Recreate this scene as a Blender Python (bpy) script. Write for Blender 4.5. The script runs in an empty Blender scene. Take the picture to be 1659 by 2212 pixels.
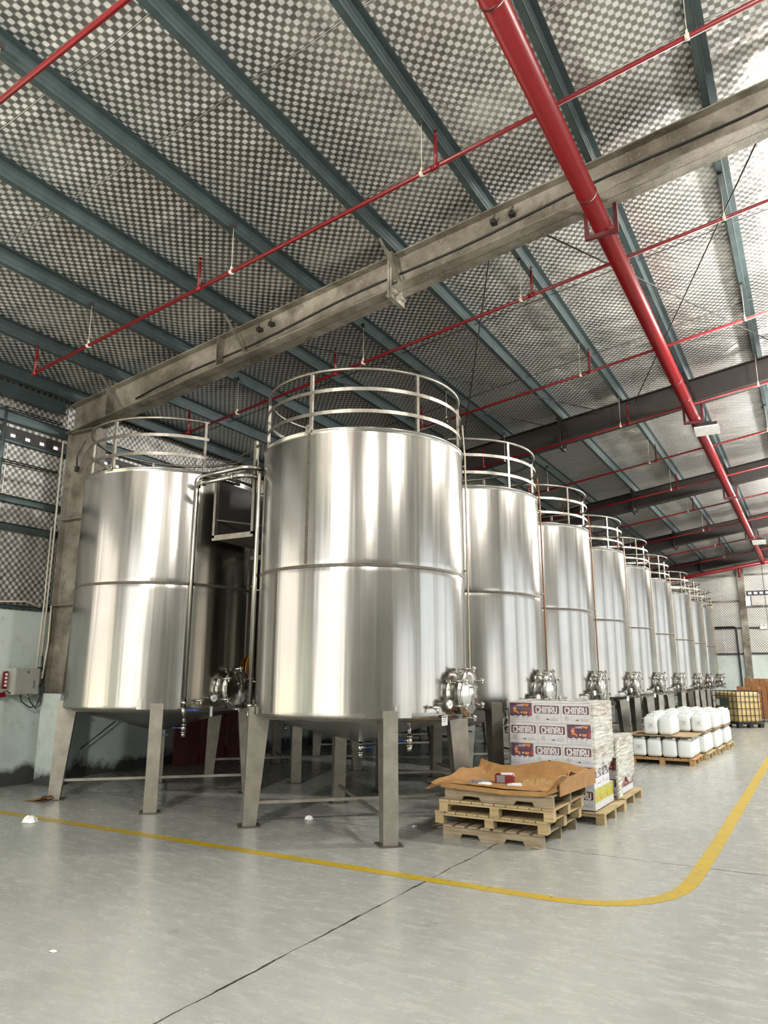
import bpy, bmesh, math, random
from mathutils import Vector, Matrix
random.seed(7)
PI = math.pi
S = bpy.context.scene
COL = S.collection

# ------------------------------------------------------------------ camera
F_PX, PITCH, YAW, ROLL, CAM_H = 1585.5, math.radians(12.425), math.radians(30.042), math.radians(0.2617), 1.7
fw = Vector((-math.sin(YAW)*math.cos(PITCH), math.cos(YAW)*math.cos(PITCH), math.sin(PITCH)))
r0 = Vector((math.cos(YAW), math.sin(YAW), 0)); u0 = r0.cross(fw)
rt = r0*math.cos(ROLL) + u0*math.sin(ROLL); up = -r0*math.sin(ROLL) + u0*math.cos(ROLL)
cam_d = bpy.data.cameras.new('camera'); cam = bpy.data.objects.new('camera', cam_d); COL.objects.link(cam)
cam_d.sensor_fit = 'VERTICAL'; cam_d.sensor_height = 36; cam_d.lens = F_PX*36/2212
cam_d.clip_start = 0.05; cam_d.clip_end = 300
m = Matrix((rt, up, -fw)).transposed().to_4x4(); m.translation = (0, 0, CAM_H); cam.matrix_world = m
S.camera = cam

# ------------------------------------------------------------------ light
S.view_settings.view_transform = 'Standard'; S.view_settings.look = 'None'
S.view_settings.gamma = 1; S.view_settings.use_curve_mapping = False
S.view_settings.exposure = 0.93
S.cycles.max_bounces = 7; S.cycles.diffuse_bounces = 4; S.cycles.glossy_bounces = 5
S.cycles.transparent_max_bounces = 12; S.cycles.caustics_reflective = False; S.cycles.caustics_refractive = False
S.cycles.sample_clamp_indirect = 6; S.cycles.use_denoising = True; S.cycles.blur_glossy = 0.5
W = bpy.data.worlds.new('sky'); S.world = W; W.use_nodes = True
bg = W.node_tree.nodes['Background']; bg.inputs['Color'].default_value = (0.86, 0.94, 1.0, 1); bg.inputs['Strength'].default_value = 0.7
sun_d = bpy.data.lights.new('sun', 'SUN'); sun = bpy.data.objects.new('sun', sun_d); COL.objects.link(sun)
sun_d.energy = 14.0; sun_d.angle = 0.02; sun_d.color = (1.0, 0.93, 0.8)
sun.rotation_euler = Vector((0.10, -0.80, 0.56)).to_track_quat('Z', 'Y').to_euler()
def daylight(name, loc, direction, sx, sy, power, color):
    d = bpy.data.lights.new(name, 'AREA'); o = bpy.data.objects.new(name, d); COL.objects.link(o)
    d.shape = 'RECTANGLE'; d.size = sx; d.size_y = sy; d.energy = power; d.color = color
    o.location = loc; o.rotation_euler = (-Vector(direction)).to_track_quat('Z', 'Y').to_euler()
# daylight falling in through the door openings
for yy in (12.0, 19.2, 26.8, 34.4):
    daylight('daylight_right', (12.3, yy, 3.0), (-1, 0, 0.0), 5.6, 5.8, 62, (0.95, 0.98, 1.0))
daylight('daylight_right_low', (12.3, 3.6, 1.7), (-1, 0, 0.0), 6.0, 3.2, 40, (0.95, 0.98, 1.0))
daylight('daylight_back', (-5.2, -8.8, 3.0), (0, 1, 0.0), 8.6, 5.6, 150, (1.0, 0.95, 0.86))
daylight('daylight_left', (-10.9, 1.6, 2.3), (1, 0.15, 0), 5.0, 4.2, 60, (1.0, 0.84, 0.62))
# added fill lamps out of view, without fixtures, to brighten roof and floor
def add_fill_lamp(x, y, z, power):
    d = bpy.data.lights.new('fill_lamp', 'POINT'); o = bpy.data.objects.new('fill_lamp', d); COL.objects.link(o)
    d.energy = power; d.shadow_soft_size = 0.25; d.color = (1.0, 0.96, 0.90); o.location = (x, y, z)
for yy, pw in ((-4.0, 600), (3.5, 750)): add_fill_lamp(5.2, yy, 7.4, pw)
for yy, pw in ((11.5, 900), (19.0, 1000), (26.6, 1000), (34.2, 800)): add_fill_lamp(1.7, yy, 6.7, pw)
add_fill_lamp(-3.5, -2.0, 5.9, 900)


# ------------------------------------------------------------------ materials
class NT:
    def __init__(s, name):
        s.m = bpy.data.materials.new(name); s.m.use_nodes = True
        s.t = s.m.node_tree; s.n = s.t.nodes; s.b = s.n['Principled BSDF']
    def new(s, typ, **kw):
        n = s.n.new(typ)
        for k, v in kw.items():
            if k in ('i',):
                for a, b in v.items(): s.put(n.inputs[a], b)
            else: setattr(n, k, v)
        return n
    def put(s, sock, v):
        if isinstance(v, bpy.types.NodeSocket): s.t.links.new(v, sock)
        else: sock.default_value = v
    def math(s, op, a, b=0.0, c=0.0):
        n = s.n.new('ShaderNodeMath'); n.operation = op
        s.put(n.inputs[0], a); s.put(n.inputs[1], b); s.put(n.inputs[2], c); return n.outputs[0]
    def co(s): return s.new('ShaderNodeTexCoord').outputs['Object']
    def scaled(s, v, sc, loc=(0, 0, 0)):
        n = s.new('ShaderNodeMapping'); s.put(n.inputs['Vector'], v)
        n.inputs['Scale'].default_value = sc; n.inputs['Location'].default_value = loc; return n.outputs[0]
    def noise(s, v, scale, detail=3, rough=0.55, out='Fac'):
        n = s.new('ShaderNodeTexNoise'); s.put(n.inputs['Vector'], v)
        n.inputs['Scale'].default_value = scale; n.inputs['Detail'].default_value = detail; n.inputs['Roughness'].default_value = rough
        return n.outputs[out]
    def ramp(s, f, stops):
        n = s.new('ShaderNodeValToRGB'); s.put(n.inputs[0], f); e = n.color_ramp.elements
        while len(e) < len(stops): e.new(0.5)
        for k, (p, c) in enumerate(stops):
            e[k].position = p; e[k].color = (*c, 1) if len(c) == 3 else c
        return n.outputs[0]
    def val(s, f, a, b, x0=0.0, x1=1.0):
        n = s.new('ShaderNodeMapRange'); s.put(n.inputs[0], f)
        for k, v in ((1, x0), (2, x1), (3, a), (4, b)): n.inputs[k].default_value = v
        return n.outputs[0]
    def mix(s, f, a, b, mode='MIX'):
        n = s.new('ShaderNodeMix', data_type='RGBA', blend_type=mode)
        s.put(n.inputs[0], f); s.put(n.inputs[6], a if isinstance(a, bpy.types.NodeSocket) else (*a, 1)); s.put(n.inputs[7], b if isinstance(b, bpy.types.NodeSocket) else (*b, 1))
        return n.outputs[2]
    def bump(s, h, strength=0.3, dist=0.01):
        n = s.new('ShaderNodeBump'); s.put(n.inputs['Height'], h)
        n.inputs['Strength'].default_value = strength; n.inputs['Distance'].default_value = dist
        s.put(s.b.inputs['Normal'], n.outputs[0]); return n.outputs[0]
    def set(s, **kw):
        names = dict(col='Base Color', rough='Roughness', metal='Metallic', spec='Specular IOR Level', aniso='Anisotropic', trans='Transmission Weight', coat='Coat Weight', alpha='Alpha', sss='Subsurface Weight', em='Emission Color', ems='Emission Strength')
        for k, v in kw.items():
            if isinstance(v, tuple) and len(v) == 3: v = (*v, 1)
            s.put(s.b.inputs[names[k]], v)
        return s.m
def flat(name, col, rough=0.6, metal=0.0, var=0.12, scale=9.0, bump=0.0, **kw):
    t = NT(name); f = t.noise(t.co(), scale, 4)
    c = t.mix(t.val(f, 0, 1, 0.3, 0.7), tuple(x*(1-var) for x in col), tuple(min(1, x*(1+var)) for x in col))
    if bump: t.bump(f, bump, 0.01)
    return t.set(col=c, rough=rough, metal=metal, **kw)

def mat_steel(name, col, rough, streak=1.0):
    t = NT(name); o = t.co()
    v = t.scaled(o, (5.5, 5.5, 0.16)); v2 = t.scaled(o, (22, 22, 0.35)); v3 = t.scaled(o, (90, 90, 1.2))
    n1 = t.noise(v, 1.0, 2); n2 = t.noise(v2, 1.0, 2); n3 = t.noise(v3, 1.0, 2); big = t.noise(o, 1.3, 3)
    c = t.mix(t.val(big, 0, 1, 0.35, 0.65), tuple(x*0.88 for x in col), col)
    c = t.mix(t.val(n3, 0, 0.10, 0.4, 0.75), c, tuple(x*0.6 for x in col))
    h = t.math('ADD', n1, t.math('MULTIPLY', n2, 0.02))
    t.bump(h, 0.32*streak, 0.02)
    r = t.val(n2, rough*0.85, rough*1.2, 0.3, 0.7)
    return t.set(col=c, rough=r, metal=1.0)
M = {}
M['shell'] = mat_steel('brushed_stainless', (0.40, 0.388, 0.362), 0.20)
M['leg'] = flat('dull_stainless', (0.33, 0.308, 0.262), 0.38, 0.85, 0.18, 6)
M['pol'] = flat('polished_stainless', (0.50, 0.49, 0.46), 0.14, 1.0, 0.05, 4)
M['weld'] = flat('heat_tinted_weld', (0.085, 0.072, 0.055), 0.5, 0.25, 0.4, 40)
M['rail'] = flat('rail_steel', (0.24, 0.225, 0.195), 0.38, 0.85, 0.2, 12)
M['galv'] = flat('galvanised_steel', (0.075, 0.105, 0.108), 0.45, 0.4, 0.18, 5)
M['black'] = flat('black_rubber', (0.012, 0.012, 0.013), 0.55)
M['dark'] = flat('dark_painted_steel', (0.035, 0.03, 0.03), 0.5)
M['red'] = flat('red_pipe_paint', (0.165, 0.002, 0.005), 0.34, 0.0, 0.10, 7)
M['redbr'] = flat('dark_red_bracket_paint', (0.08, 0.004, 0.006), 0.4)
M['glass'] = flat('gauge_face', (0.85, 0.85, 0.82), 0.15)
M['blue'] = flat('blue_plastic', (0.01, 0.07, 0.42), 0.4)
M['white'] = flat('white_plastic', (0.80, 0.80, 0.77), 0.45, 0, 0.05)
M['pvc'] = flat('cream_pvc', (0.66, 0.61, 0.50), 0.45, 0, 0.1)
M['hose'] = flat('beige_level_hose', (0.55, 0.47, 0.33), 0.35)
M['hose_o'] = flat('orange_level_hose', (0.26, 0.10, 0.03), 0.35)
M['hose_y'] = flat('yellow_level_hose', (0.75, 0.48, 0.06), 0.35)
M['paper'] = flat('white_paper', (0.82, 0.82, 0.79), 0.8, 0, 0.04)
M['ink'] = flat('black_ink', (0.02, 0.02, 0.03), 0.7)
M['orange'] = flat('orange_sign', (0.80, 0.30, 0.01), 0.5)
M['box_enam'] = flat('cabinet_enamel', (0.44, 0.44, 0.38), 0.45, 0, 0.08)
M['maroon'] = flat('maroon_board', (0.11, 0.018, 0.012), 0.6, 0, 0.3, 3)
M['cardb'] = flat('brown_cardboard', (0.34, 0.18, 0.06), 0.75, 0, 0.18, 6, 0.05)
M['cardd'] = flat('kraft_carton', (0.24, 0.105, 0.035), 0.75, 0, 0.16, 5)
M['tape'] = flat('clear_tape', (0.40, 0.25, 0.10), 0.10, 0, 0.1)
M['cart'] = flat('white_carton', (0.66, 0.66, 0.69), 0.55, 0, 0.04)
M['mar_ink'] = flat('maroon_print', (0.085, 0.006, 0.012), 0.5, 0, 0.05)
M['pur_ink'] = flat('purple_print', (0.07, 0.008, 0.045), 0.5, 0, 0.06)
M['ora_ink'] = flat('orange_print', (0.72, 0.22, 0.015), 0.5, 0, 0.05)
M['pink_ink'] = flat('pink_print', (0.75, 0.32, 0.22), 0.5, 0, 0.05)
M['red_ink'] = flat('red_print', (0.45, 0.02, 0.01), 0.5, 0, 0.05)
M['lime_ink'] = flat('lime_print', (0.38, 0.45, 0.03), 0.5, 0, 0.08)
M['grey_ink'] = flat('grey_print', (0.20, 0.20, 0.22), 0.6, 0, 0.05)
M['ibc'] = flat('amber_plastic_tank', (0.62, 0.47, 0.20), 0.35, 0, 0.08, 2)
M['green_ink'] = flat('dark_green_label', (0.05, 0.09, 0.065), 0.5)
M['lens'] = flat('lamp_lens', (0.75, 0.75, 0.72), 0.25)
_l = NT('lit_lamp_diffuser'); M['lit'] = _l.set(col=(0.9, 0.9, 0.85), rough=0.4, em=(1.0, 0.98, 0.92), ems=1.2)
M['bag'] = flat('white_film_scrap', (0.85, 0.85, 0.84), 0.3)
M['grime'] = flat('black_grime', (0.012, 0.011, 0.010), 0.8)
def mat_wood(name, a, b):
    t = NT(name); o = t.co(); f = t.noise(t.scaled(o, (2, 30, 30)), 1.5, 4); g = t.noise(o, 3.0, 3)
    c = t.mix(t.val(f, 0, 1, 0.3, 0.7), a, b); c = t.mix(t.val(g, 0, 0.45, 0.5, 0.75), c, tuple(x*0.4 for x in a))
    t.bump(f, 0.3, 0.004); return t.set(col=c, rough=0.75)
M['wood'] = mat_wood('pale_pallet_wood', (0.33, 0.24, 0.115), (0.51, 0.40, 0.215))
M['wood_o'] = mat_wood('weathered_pallet_wood', (0.20, 0.155, 0.095), (0.36, 0.29, 0.19))
M['wood_t'] = mat_wood('orange_pallet_wood', (0.36, 0.20, 0.07), (0.52, 0.33, 0.13))
M['ply'] = mat_wood('plywood_sheet', (0.32, 0.215, 0.11), (0.45, 0.32, 0.18))
def mat_can():
    t = NT('milky_jerrycan_plastic'); f = t.noise(t.co(), 3.0, 2)
    c = t.mix(t.val(f, 0, 1, 0.3, 0.7), (0.66, 0.71, 0.70), (0.80, 0.83, 0.81))
    return t.set(col=c, rough=0.38, sss=0.0, spec=0.4)
M['can'] = mat_can()
def mat_fireproof(name='sprayed_steel_coating'):
    t = NT(name); o = t.co(); f = t.noise(o, 1.1, 5, 0.6); g = t.noise(o, 26, 3, 0.7); h = t.noise(o, 3.4, 4)
    c = t.ramp(f, [(0.32, (0.085, 0.072, 0.052)), (0.5, (0.22, 0.198, 0.158)), (0.66, (0.40, 0.37, 0.31))])
    c = t.mix(t.val(h, 0, 0.75, 0.52, 0.72), c, (0.085, 0.070, 0.050))
    c = t.mix(t.val(g, 0, 0.8, 0.60, 0.72), c, (0.43, 0.40, 0.34))
    t.bump(g, 0.5, 0.01); return t.set(col=c, rough=0.62, spec=0.3)
M['fire'] = mat_fireproof()
M['beam_shaded'] = flat('dark_brown_shaded_beam', (0.016, 0.011, 0.009), 0.6, 0, 0.4, 4)  # dark brown with the backlit shade of the farther beams put in
def mat_foil(name, ax, seam=True, dark=1.0, rough=0.30, metal=0.90):
    t = NT(name); o = t.co(); sep = t.new('ShaderNodeSeparateXYZ'); t.put(sep.inputs[0], o)
    # gently wavering cell grid
    w = t.noise(o, 0.8, 2, out='Color'); wv = t.new('ShaderNodeSeparateXYZ'); t.put(wv.inputs[0], w)
    u = t.math('ADD', sep.outputs[ax[0]], t.math('MULTIPLY', wv.outputs[0], 0.05)); v = t.math('ADD', sep.outputs[ax[1]], t.math('MULTIPLY', wv.outputs[1], 0.05))
    f = t.math('MULTIPLY', t.math('SINE', t.math('MULTIPLY', u, PI/0.055)), t.math('SINE', t.math('MULTIPLY', v, PI/0.060)))
    g = t.noise(o, 260, 2, 0.8); big = t.noise(t.scaled(o, (0.55, 0.9, 0.9)), 1.0, 3)
    f01 = t.val(f, 0, 1, -1, 1)
    spots = t.ramp(f01, [(0.37, (0.30, 0.295, 0.28)), (0.43, (0.50, 0.49, 0.47)), (0.555, (0.50, 0.49, 0.47)), (0.59, (1.0, 1.0, 0.985))])
    plain = t.mix(t.val(f01, 0, 1, 0.42, 0.58), (0.58, 0.57, 0.545), (0.90, 0.89, 0.865))
    c = t.mix(t.val(big, 0.0, 0.8, 0.48, 0.66), spots, plain)
    c = t.mix(t.val(g, 0, 0.5, 0.52, 0.75), c, (0.25, 0.245, 0.23))
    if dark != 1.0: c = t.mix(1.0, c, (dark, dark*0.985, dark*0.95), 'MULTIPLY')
    if seam:
        s_ = t.math('ABSOLUTE', t.math('SUBTRACT', t.math('FRACT', t.math('DIVIDE', t.math('ADD', sep.outputs[ax[2]], 0.10), 1.05)), 0.5))
        c = t.mix(t.math('LESS_THAN', s_, 0.007), c, (0.86, 0.85, 0.82))
        d_ = t.math('MULTIPLY', t.math('GREATER_THAN', s_, 0.007), t.math('LESS_THAN', s_, 0.012))
        c = t.mix(d_, c, (0.06, 0.06, 0.055))
    wav = t.noise(t.scaled(o, (1.1, 1.6, 1.6)), 1.0, 3)
    hh = t.math('ADD', t.math('MULTIPLY', f, 0.012), t.math('MULTIPLY', g, 0.012)); hh = t.math('ADD', hh, t.math('MULTIPLY', wav, 1.6))
    t.bump(hh, 0.6, 0.10)
    lum = t.val(f01, metal, metal*0.62, 0.57, 0.61)
    return t.set(col=c, rough=rough, metal=lum)
M['foil'] = mat_foil('embossed_foil_insulation', (0, 1, 1))
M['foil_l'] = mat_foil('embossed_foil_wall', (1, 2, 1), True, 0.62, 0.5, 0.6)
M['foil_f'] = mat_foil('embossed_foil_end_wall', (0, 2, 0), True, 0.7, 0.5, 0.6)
def mat_floor():
    t = NT('trowelled_concrete'); o = t.co()
    big = t.noise(o, 0.45, 4, 0.6); tro = t.noise(t.scaled(o, (1.6, 4.2, 1)), 2.6, 7, 0.72); fine = t.noise(o, 40, 3, 0.7); st = t.noise(o, 1.7, 5, 0.7)
    c = t.ramp(tro, [(0.30, (0.315, 0.328, 0.30)), (0.52, (0.36, 0.372, 0.342)), (0.72, (0.43, 0.435, 0.40))])
    c = t.mix(t.val(big, 0, 0.5, 0.45, 0.75), c, (0.31, 0.305, 0.27))
    c = t.mix(t.val(st, 0, 0.75, 0.64, 0.8), c, (0.13, 0.115, 0.085))
    c = t.mix(t.val(fine, 0, 0.5, 0.66, 0.8), c, (0.14, 0.14, 0.12))
    # thin trowel scratches
    sc = t.noise(t.scaled(o, (1.3, 9, 1)), 2.6, 8, 0.8)
    c = t.mix(t.val(sc, 0, 0.42, 0.46, 0.80), c, (0.50, 0.505, 0.47))
    s2 = t.noise(t.scaled(o, (7, 2.2, 1)), 2.0, 8, 0.82)
    c = t.mix(t.val(s2, 0, 0.38, 0.54, 0.80), c, (0.20, 0.20, 0.175))
    s3 = t.noise(t.scaled(o, (1, 1, 1)), 1.1, 9, 0.78)
    c = t.mix(t.val(s3, 0, 0.30, 0.50, 0.72), c, (0.24, 0.235, 0.20))
    sep = t.new('ShaderNodeSeparateXYZ'); t.put(sep.inputs[0], o)
    wob = t.math('MULTIPLY', t.math('SUBTRACT', t.noise(o, 2.5, 4), 0.5), 0.05)
    wid = t.val(t.noise(o, 3.0, 2), 0.003, 0.012, 0.35, 0.7)
    jx = t.math('ABSOLUTE', t.math('ADD', t.math('ADD', sep.outputs[0], 3.03), wob)); jy = t.math('ABSOLUTE', t.math('ADD', t.math('SUBTRACT', sep.outputs[1], 7.66), wob))
    j = t.math('MAXIMUM', t.math('LESS_THAN', jx, wid), t.math('LESS_THAN', jy, wid))
    c = t.mix(j, c, (0.03, 0.028, 0.025))
    r = t.val(tro, 0.16, 0.36, 0.3, 0.75)
    t.bump(t.math('ADD', t.math('MULTIPLY', tro, 0.4), t.math('MULTIPLY', fine, 0.1)), 0.06, 0.01)
    return t.set(col=c, rough=r, spec=0.5)
M['floor'] = mat_floor()
def mat_yellow():
    t = NT('worn_yellow_paint'); o = t.co(); f = t.noise(o, 6, 5, 0.7); g = t.noise(t.scaled(o, (9, 3, 1)), 3, 4, 0.7)
    c = t.mix(t.val(f, 0, 0.7, 0.45, 0.75), (0.46, 0.32, 0.012), (0.32, 0.27, 0.08)); c = t.mix(t.val(g, 0, 0.9, 0.58, 0.70), c, (0.15, 0.14, 0.10))
    return t.set(col=c, rough=0.38)
M['yellow'] = mat_yellow()
def mat_mint():
    t = NT('mint_painted_masonry'); o = t.co(); f = t.noise(o, 0.9, 5, 0.6); g = t.noise(o, 5, 4, 0.7)
    sep = t.new('ShaderNodeSeparateXYZ'); t.put(sep.inputs[0], o)
    c = t.ramp(f, [(0.3, (0.46, 0.52, 0.48)), (0.55, (0.62, 0.69, 0.65)), (0.75, (0.66, 0.72, 0.67))])
    c = t.mix(t.val(g, 0, 0.5, 0.55, 0.75), c, (0.36, 0.36, 0.28))
    h = t.math('SUBTRACT', t.math('MULTIPLY', t.noise(o, 1.8, 4, 0.6), 0.95), t.math('MULTIPLY', sep.outputs[2], 1.25))
    c = t.mix(t.val(h, 0, 0.93, 0.12, 0.30), c, (0.015, 0.014, 0.012))
    t.bump(g, 0.2, 0.01); return t.set(col=c, rough=0.7)
M['mint'] = mat_mint()
M['outside'] = flat('outside_yard_concrete', (0.26, 0.24, 0.20), 0.9, 0, 0.08, 0.3)
M['slab'] = flat('grey_wall_sheet', (0.30, 0.30, 0.28), 0.6, 0.2)
def mat_film(name, lo, hi):
    t = NT(name); o = t.co()
    f = t.noise(t.scaled(o, (1.0, 1.0, 12)), 3.0, 4, 0.6); g = t.noise(t.scaled(o, (6, 6, 40)), 2.0, 4, 0.7)
    t.bump(t.math('ADD', f, t.math('MULTIPLY', g, 0.5)), 1.0, 0.03)
    a = t.val(t.math('ADD', f, t.math('MULTIPLY', g, 0.6)), lo, hi, 0.62, 1.0)
    t.set(col=(0.93, 0.93, 0.82), rough=0.14, spec=0.8, alpha=a); return t.m
M['film'] = mat_film('glare_stretch_film', 0.30, 0.92); M['film_c'] = mat_film('clear_stretch_film', 0.0, 0.13)  # same film twice: sides whitened with glare put into colour and opacity, front clear

# ------------------------------------------------------------------ mesh helpers
class MB:
    def __init__(s): s.v = []; s.f = []; s.mi = []; s.sm = []
    def add(s, vs, fs, mat=0, smooth=False, mtx=None):
        b = len(s.v)
        s.v += [tuple(mtx @ Vector(p)) if mtx else tuple(p) for p in vs]
        for f in fs: s.f.append(tuple(b+i for i in f)); s.mi.append(mat); s.sm.append(smooth)
        return s
    def box(s, c, d, mat=0, rz=0.0, mtx=None):
        x, y, z = (q/2 for q in d)
        vs = [(-x,-y,-z),(x,-y,-z),(x,y,-z),(-x,y,-z),(-x,-y,z),(x,-y,z),(x,y,z),(-x,y,z)]
        T = Matrix.Translation(c) @ Matrix.Rotation(rz, 4, 'Z')
        if mtx: T = mtx @ T
        return s.add(vs, [(3,2,1,0),(4,5,6,7),(0,1,5,4),(1,2,6,5),(2,3,7,6),(3,0,4,7)], mat, False, T)
    def bar(s, p, q, w, h, mat=0, upv=(0, 0, 1)):
        p, q = Vector(p), Vector(q); d = q-p; L = d.length; d.normalize(); a = Vector(upv)
        if abs(a.dot(d)) > 0.98: a = Vector((1, 0, 0))
        r = d.cross(a).normalized(); u = r.cross(d)
        T = Matrix((r, u, d)).transposed().to_4x4(); T.translation = (p+q)/2
        return s.box((0, 0, 0), (w, h, L), mat, 0, T)
    def tube(s, pts, r, n=10, mat=0, closed=False, cap=True):
        pts = [Vector(p) for p in pts]; N = len(pts); rs = r if isinstance(r, (list, tuple)) else [r]*N
        base = len(s.v); prev = None
        for k, p in enumerate(pts):
            if closed: d = pts[(k+1) % N]-pts[k-1]
            else: d = pts[min(k+1, N-1)]-pts[max(k-1, 0)]
            d.normalize()
            if prev is None: a = Vector((0, 0, 1)) if abs(d.z) < 0.9 else Vector((1, 0, 0)); x = d.cross(a).normalized()
            else:
                x = prev-d*prev.dot(d)
                x.normalize()
            prev = x; y = d.cross(x)
            for i in range(n):
                a = 2*PI*i/n; s.v.append(tuple(p+(x*math.cos(a)+y*math.sin(a))*rs[k]))
        for k in range(N if closed else N-1):
            for i in range(n):
                A = base+k*n; B = base+((k+1) % N)*n; j = (i+1) % n
                s.f.append((A+i, A+j, B+j, B+i)); s.mi.append(mat); s.sm.append(n > 5)
        if cap and not closed:
            s.f.append(tuple(base+i for i in reversed(range(n)))); s.mi.append(mat); s.sm.append(False)
            s.f.append(tuple(base+(N-1)*n+i for i in range(n))); s.mi.append(mat); s.sm.append(False)
        return s
    def lathe(s, prof, n=32, mat=0, mtx=None, a0=0.0, a1=2*PI, smooth=True):
        full = abs(a1-a0-2*PI) < 1e-6; cnt = n if full else n+1; vs = []; fs = []
        for (r, z) in prof:
            for i in range(cnt):
                a = a0+(a1-a0)*i/n; vs.append((r*math.cos(a), r*math.sin(a), z))
        for k in range(len(prof)-1):
            for i in range(n):
                j = (i+1) % cnt; fs.append((k*cnt+i, k*cnt+j, (k+1)*cnt+j, (k+1)*cnt+i))
        return s.add(vs, fs, mat, smooth, mtx)
    def prism(s, poly, d0, d1, mtx, mat=0):     # polygon in local xy extruded along local z
        n = len(poly); vs = [(x, y, d0) for x, y in poly]+[(x, y, d1) for x, y in poly]
        fs = [tuple(reversed(range(n))), tuple(range(n, 2*n))]+[(i, (i+1) % n, n+(i+1) % n, n+i) for i in range(n)]
        return s.add(vs, fs, mat, False, mtx)
    def ball(s, c, r, mat=0, n=10, sc=(1, 1, 1)):
        prof = [(max(1e-4, r*math.sin(PI*k/6)), -r*math.cos(PI*k/6)) for k in range(7)]
        T = Matrix.Translation(c) @ Matrix.Diagonal((*sc, 1)); return s.lathe(prof, n, mat, T)
    def build(s, name, mats, parent=None, loc=None):
        me = bpy.data.meshes.new(name); me.from_pydata(s.v, [], s.f)
        if not isinstance(mats, (list, tuple)): mats = [mats]
        for q in mats: me.materials.append(M[q] if isinstance(q, str) else q)
        me.polygons.foreach_set('material_index', s.mi); me.polygons.foreach_set('use_smooth', s.sm)
        me.update(); bm = bmesh.new(); bm.from_mesh(me)
        if len(bm.faces) < 60000: bmesh.ops.recalc_face_normals(bm, faces=bm.faces)
        bm.to_mesh(me); bm.free()
        o = bpy.data.objects.new(name, me); COL.objects.link(o)
        if parent: o.parent = parent
        if loc: o.location = loc
        return o
def tag(o, label, cat, group=None, kind=None):
    o['label'] = label; o['category'] = cat
    if group: o['group'] = group
    if kind: o['kind'] = kind
    return o
def thing(name, label, cat, loc=(0, 0, 0), rz=0.0, group=None):
    o = bpy.data.objects.new(name, None); COL.objects.link(o); o.empty_display_size = 0.1
    o.location = loc; o.rotation_euler = (0, 0, rz); return tag(o, label, cat, group)
def struct(name, mb, mats): o = mb.build(name, mats); o['kind'] = 'structure'; return o
KIDS = {}
def kids(o):
    return [c for c in bpy.data.objects if c.parent == o]
def dup(root, loc=None, rz=None, label=None, skip=()):
    def rec(o, par):
        c = o.copy(); COL.objects.link(c)
        if par: c.parent = par
        for k in CH.get(o.name, ()):
            if k.name.split('.')[0] not in skip: rec(k, c)
        return c
    CH = {}
    for q in bpy.data.objects:
        if q.parent: CH.setdefault(q.parent.name, []).append(q)
    r = rec(root, None)
    if loc is not None: r.location = loc
    if rz is not None: r.rotation_euler = (0, 0, rz)
    if label: r['label'] = label
    return r
def arc(cx, cy, r, a0, a1, n, z): return [(cx+r*math.cos(a0+(a1-a0)*k/n), cy+r*math.sin(a0+(a1-a0)*k/n), z) for k in range(n+1)]
def rad(d): return math.radians(d)
ORD = ['first', 'second', 'third', 'fourth', 'fifth', 'sixth', 'seventh', 'eighth', 'ninth', 'tenth', 'eleventh', 'twelfth']

# ------------------------------------------------------------------ setting
RZ = lambda x: 6.22+0.1485*(x+10.66)          # top of rafters
XR = 3.0                                       # ridge
def roofz(x): return RZ(x) if x <= XR else RZ(XR)-0.1485*(x-XR)
XL, XE, YB, YF = -10.85, 12.6, -9.0, 39.8
struct('floor', MB().box(((XL+XE)/2, (YB+YF)/2, -0.1), (XE-XL+0.4, YF-YB+0.4, 0.2)), 'floor')
struct('ground', MB().box((0, 15, -0.26), (160, 160, 0.1)), 'outside')
t = MB(); rnd_c = random.Random(11)
PX = [-10.55, -9.48, -8.13, -6.88, -5.62, -4.27, -2.98, -1.66, -0.37, 0.93, 2.2]
gx = []
for a, b in zip([XL-0.25]+PX, PX+[XR]): gx += [(a+(b-a)*k/8, math.sin(PI*k/8)) for k in range(8)]
gx.append((XR, 0.0)); gx += [(XR+(XE+0.3-XR)*k/8, 0.0) for k in range(1, 9)]
gy = [YB+(YF-YB)*k/98 for k in range(99)]; n = len(gx); vs = []; fs = []
amp = [[rnd_c.uniform(0.2, 1.0) for _ in range(14)] for _ in range(60)]
for x, q in gx:
    bay = sum(1 for p in PX if p <= x)
    for j, y in enumerate(gy):
        yy = (y-YB)/1.05; i = int(yy); f = yy-i; f = f*f*(3-2*f)
        a = amp[i][bay]*(1-f)+amp[i+1][bay]*f
        vs.append((x, y, roofz(x)+0.2-0.055*a*q))
m_ = len(gy); N = n*m_
vs += [(x, y, roofz(x)+0.27) for x, q in gx for y in gy]
for i in range(n-1):
    for j in range(m_-1):
        b = i*m_+j; fs.append((b, b+1, b+m_+1, b+m_)); fs.append((N+b, N+b+m_, N+b+m_+1, N+b+1))
t.add(vs, fs, 0, True)
struct('ceiling', t, 'foil')
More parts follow.
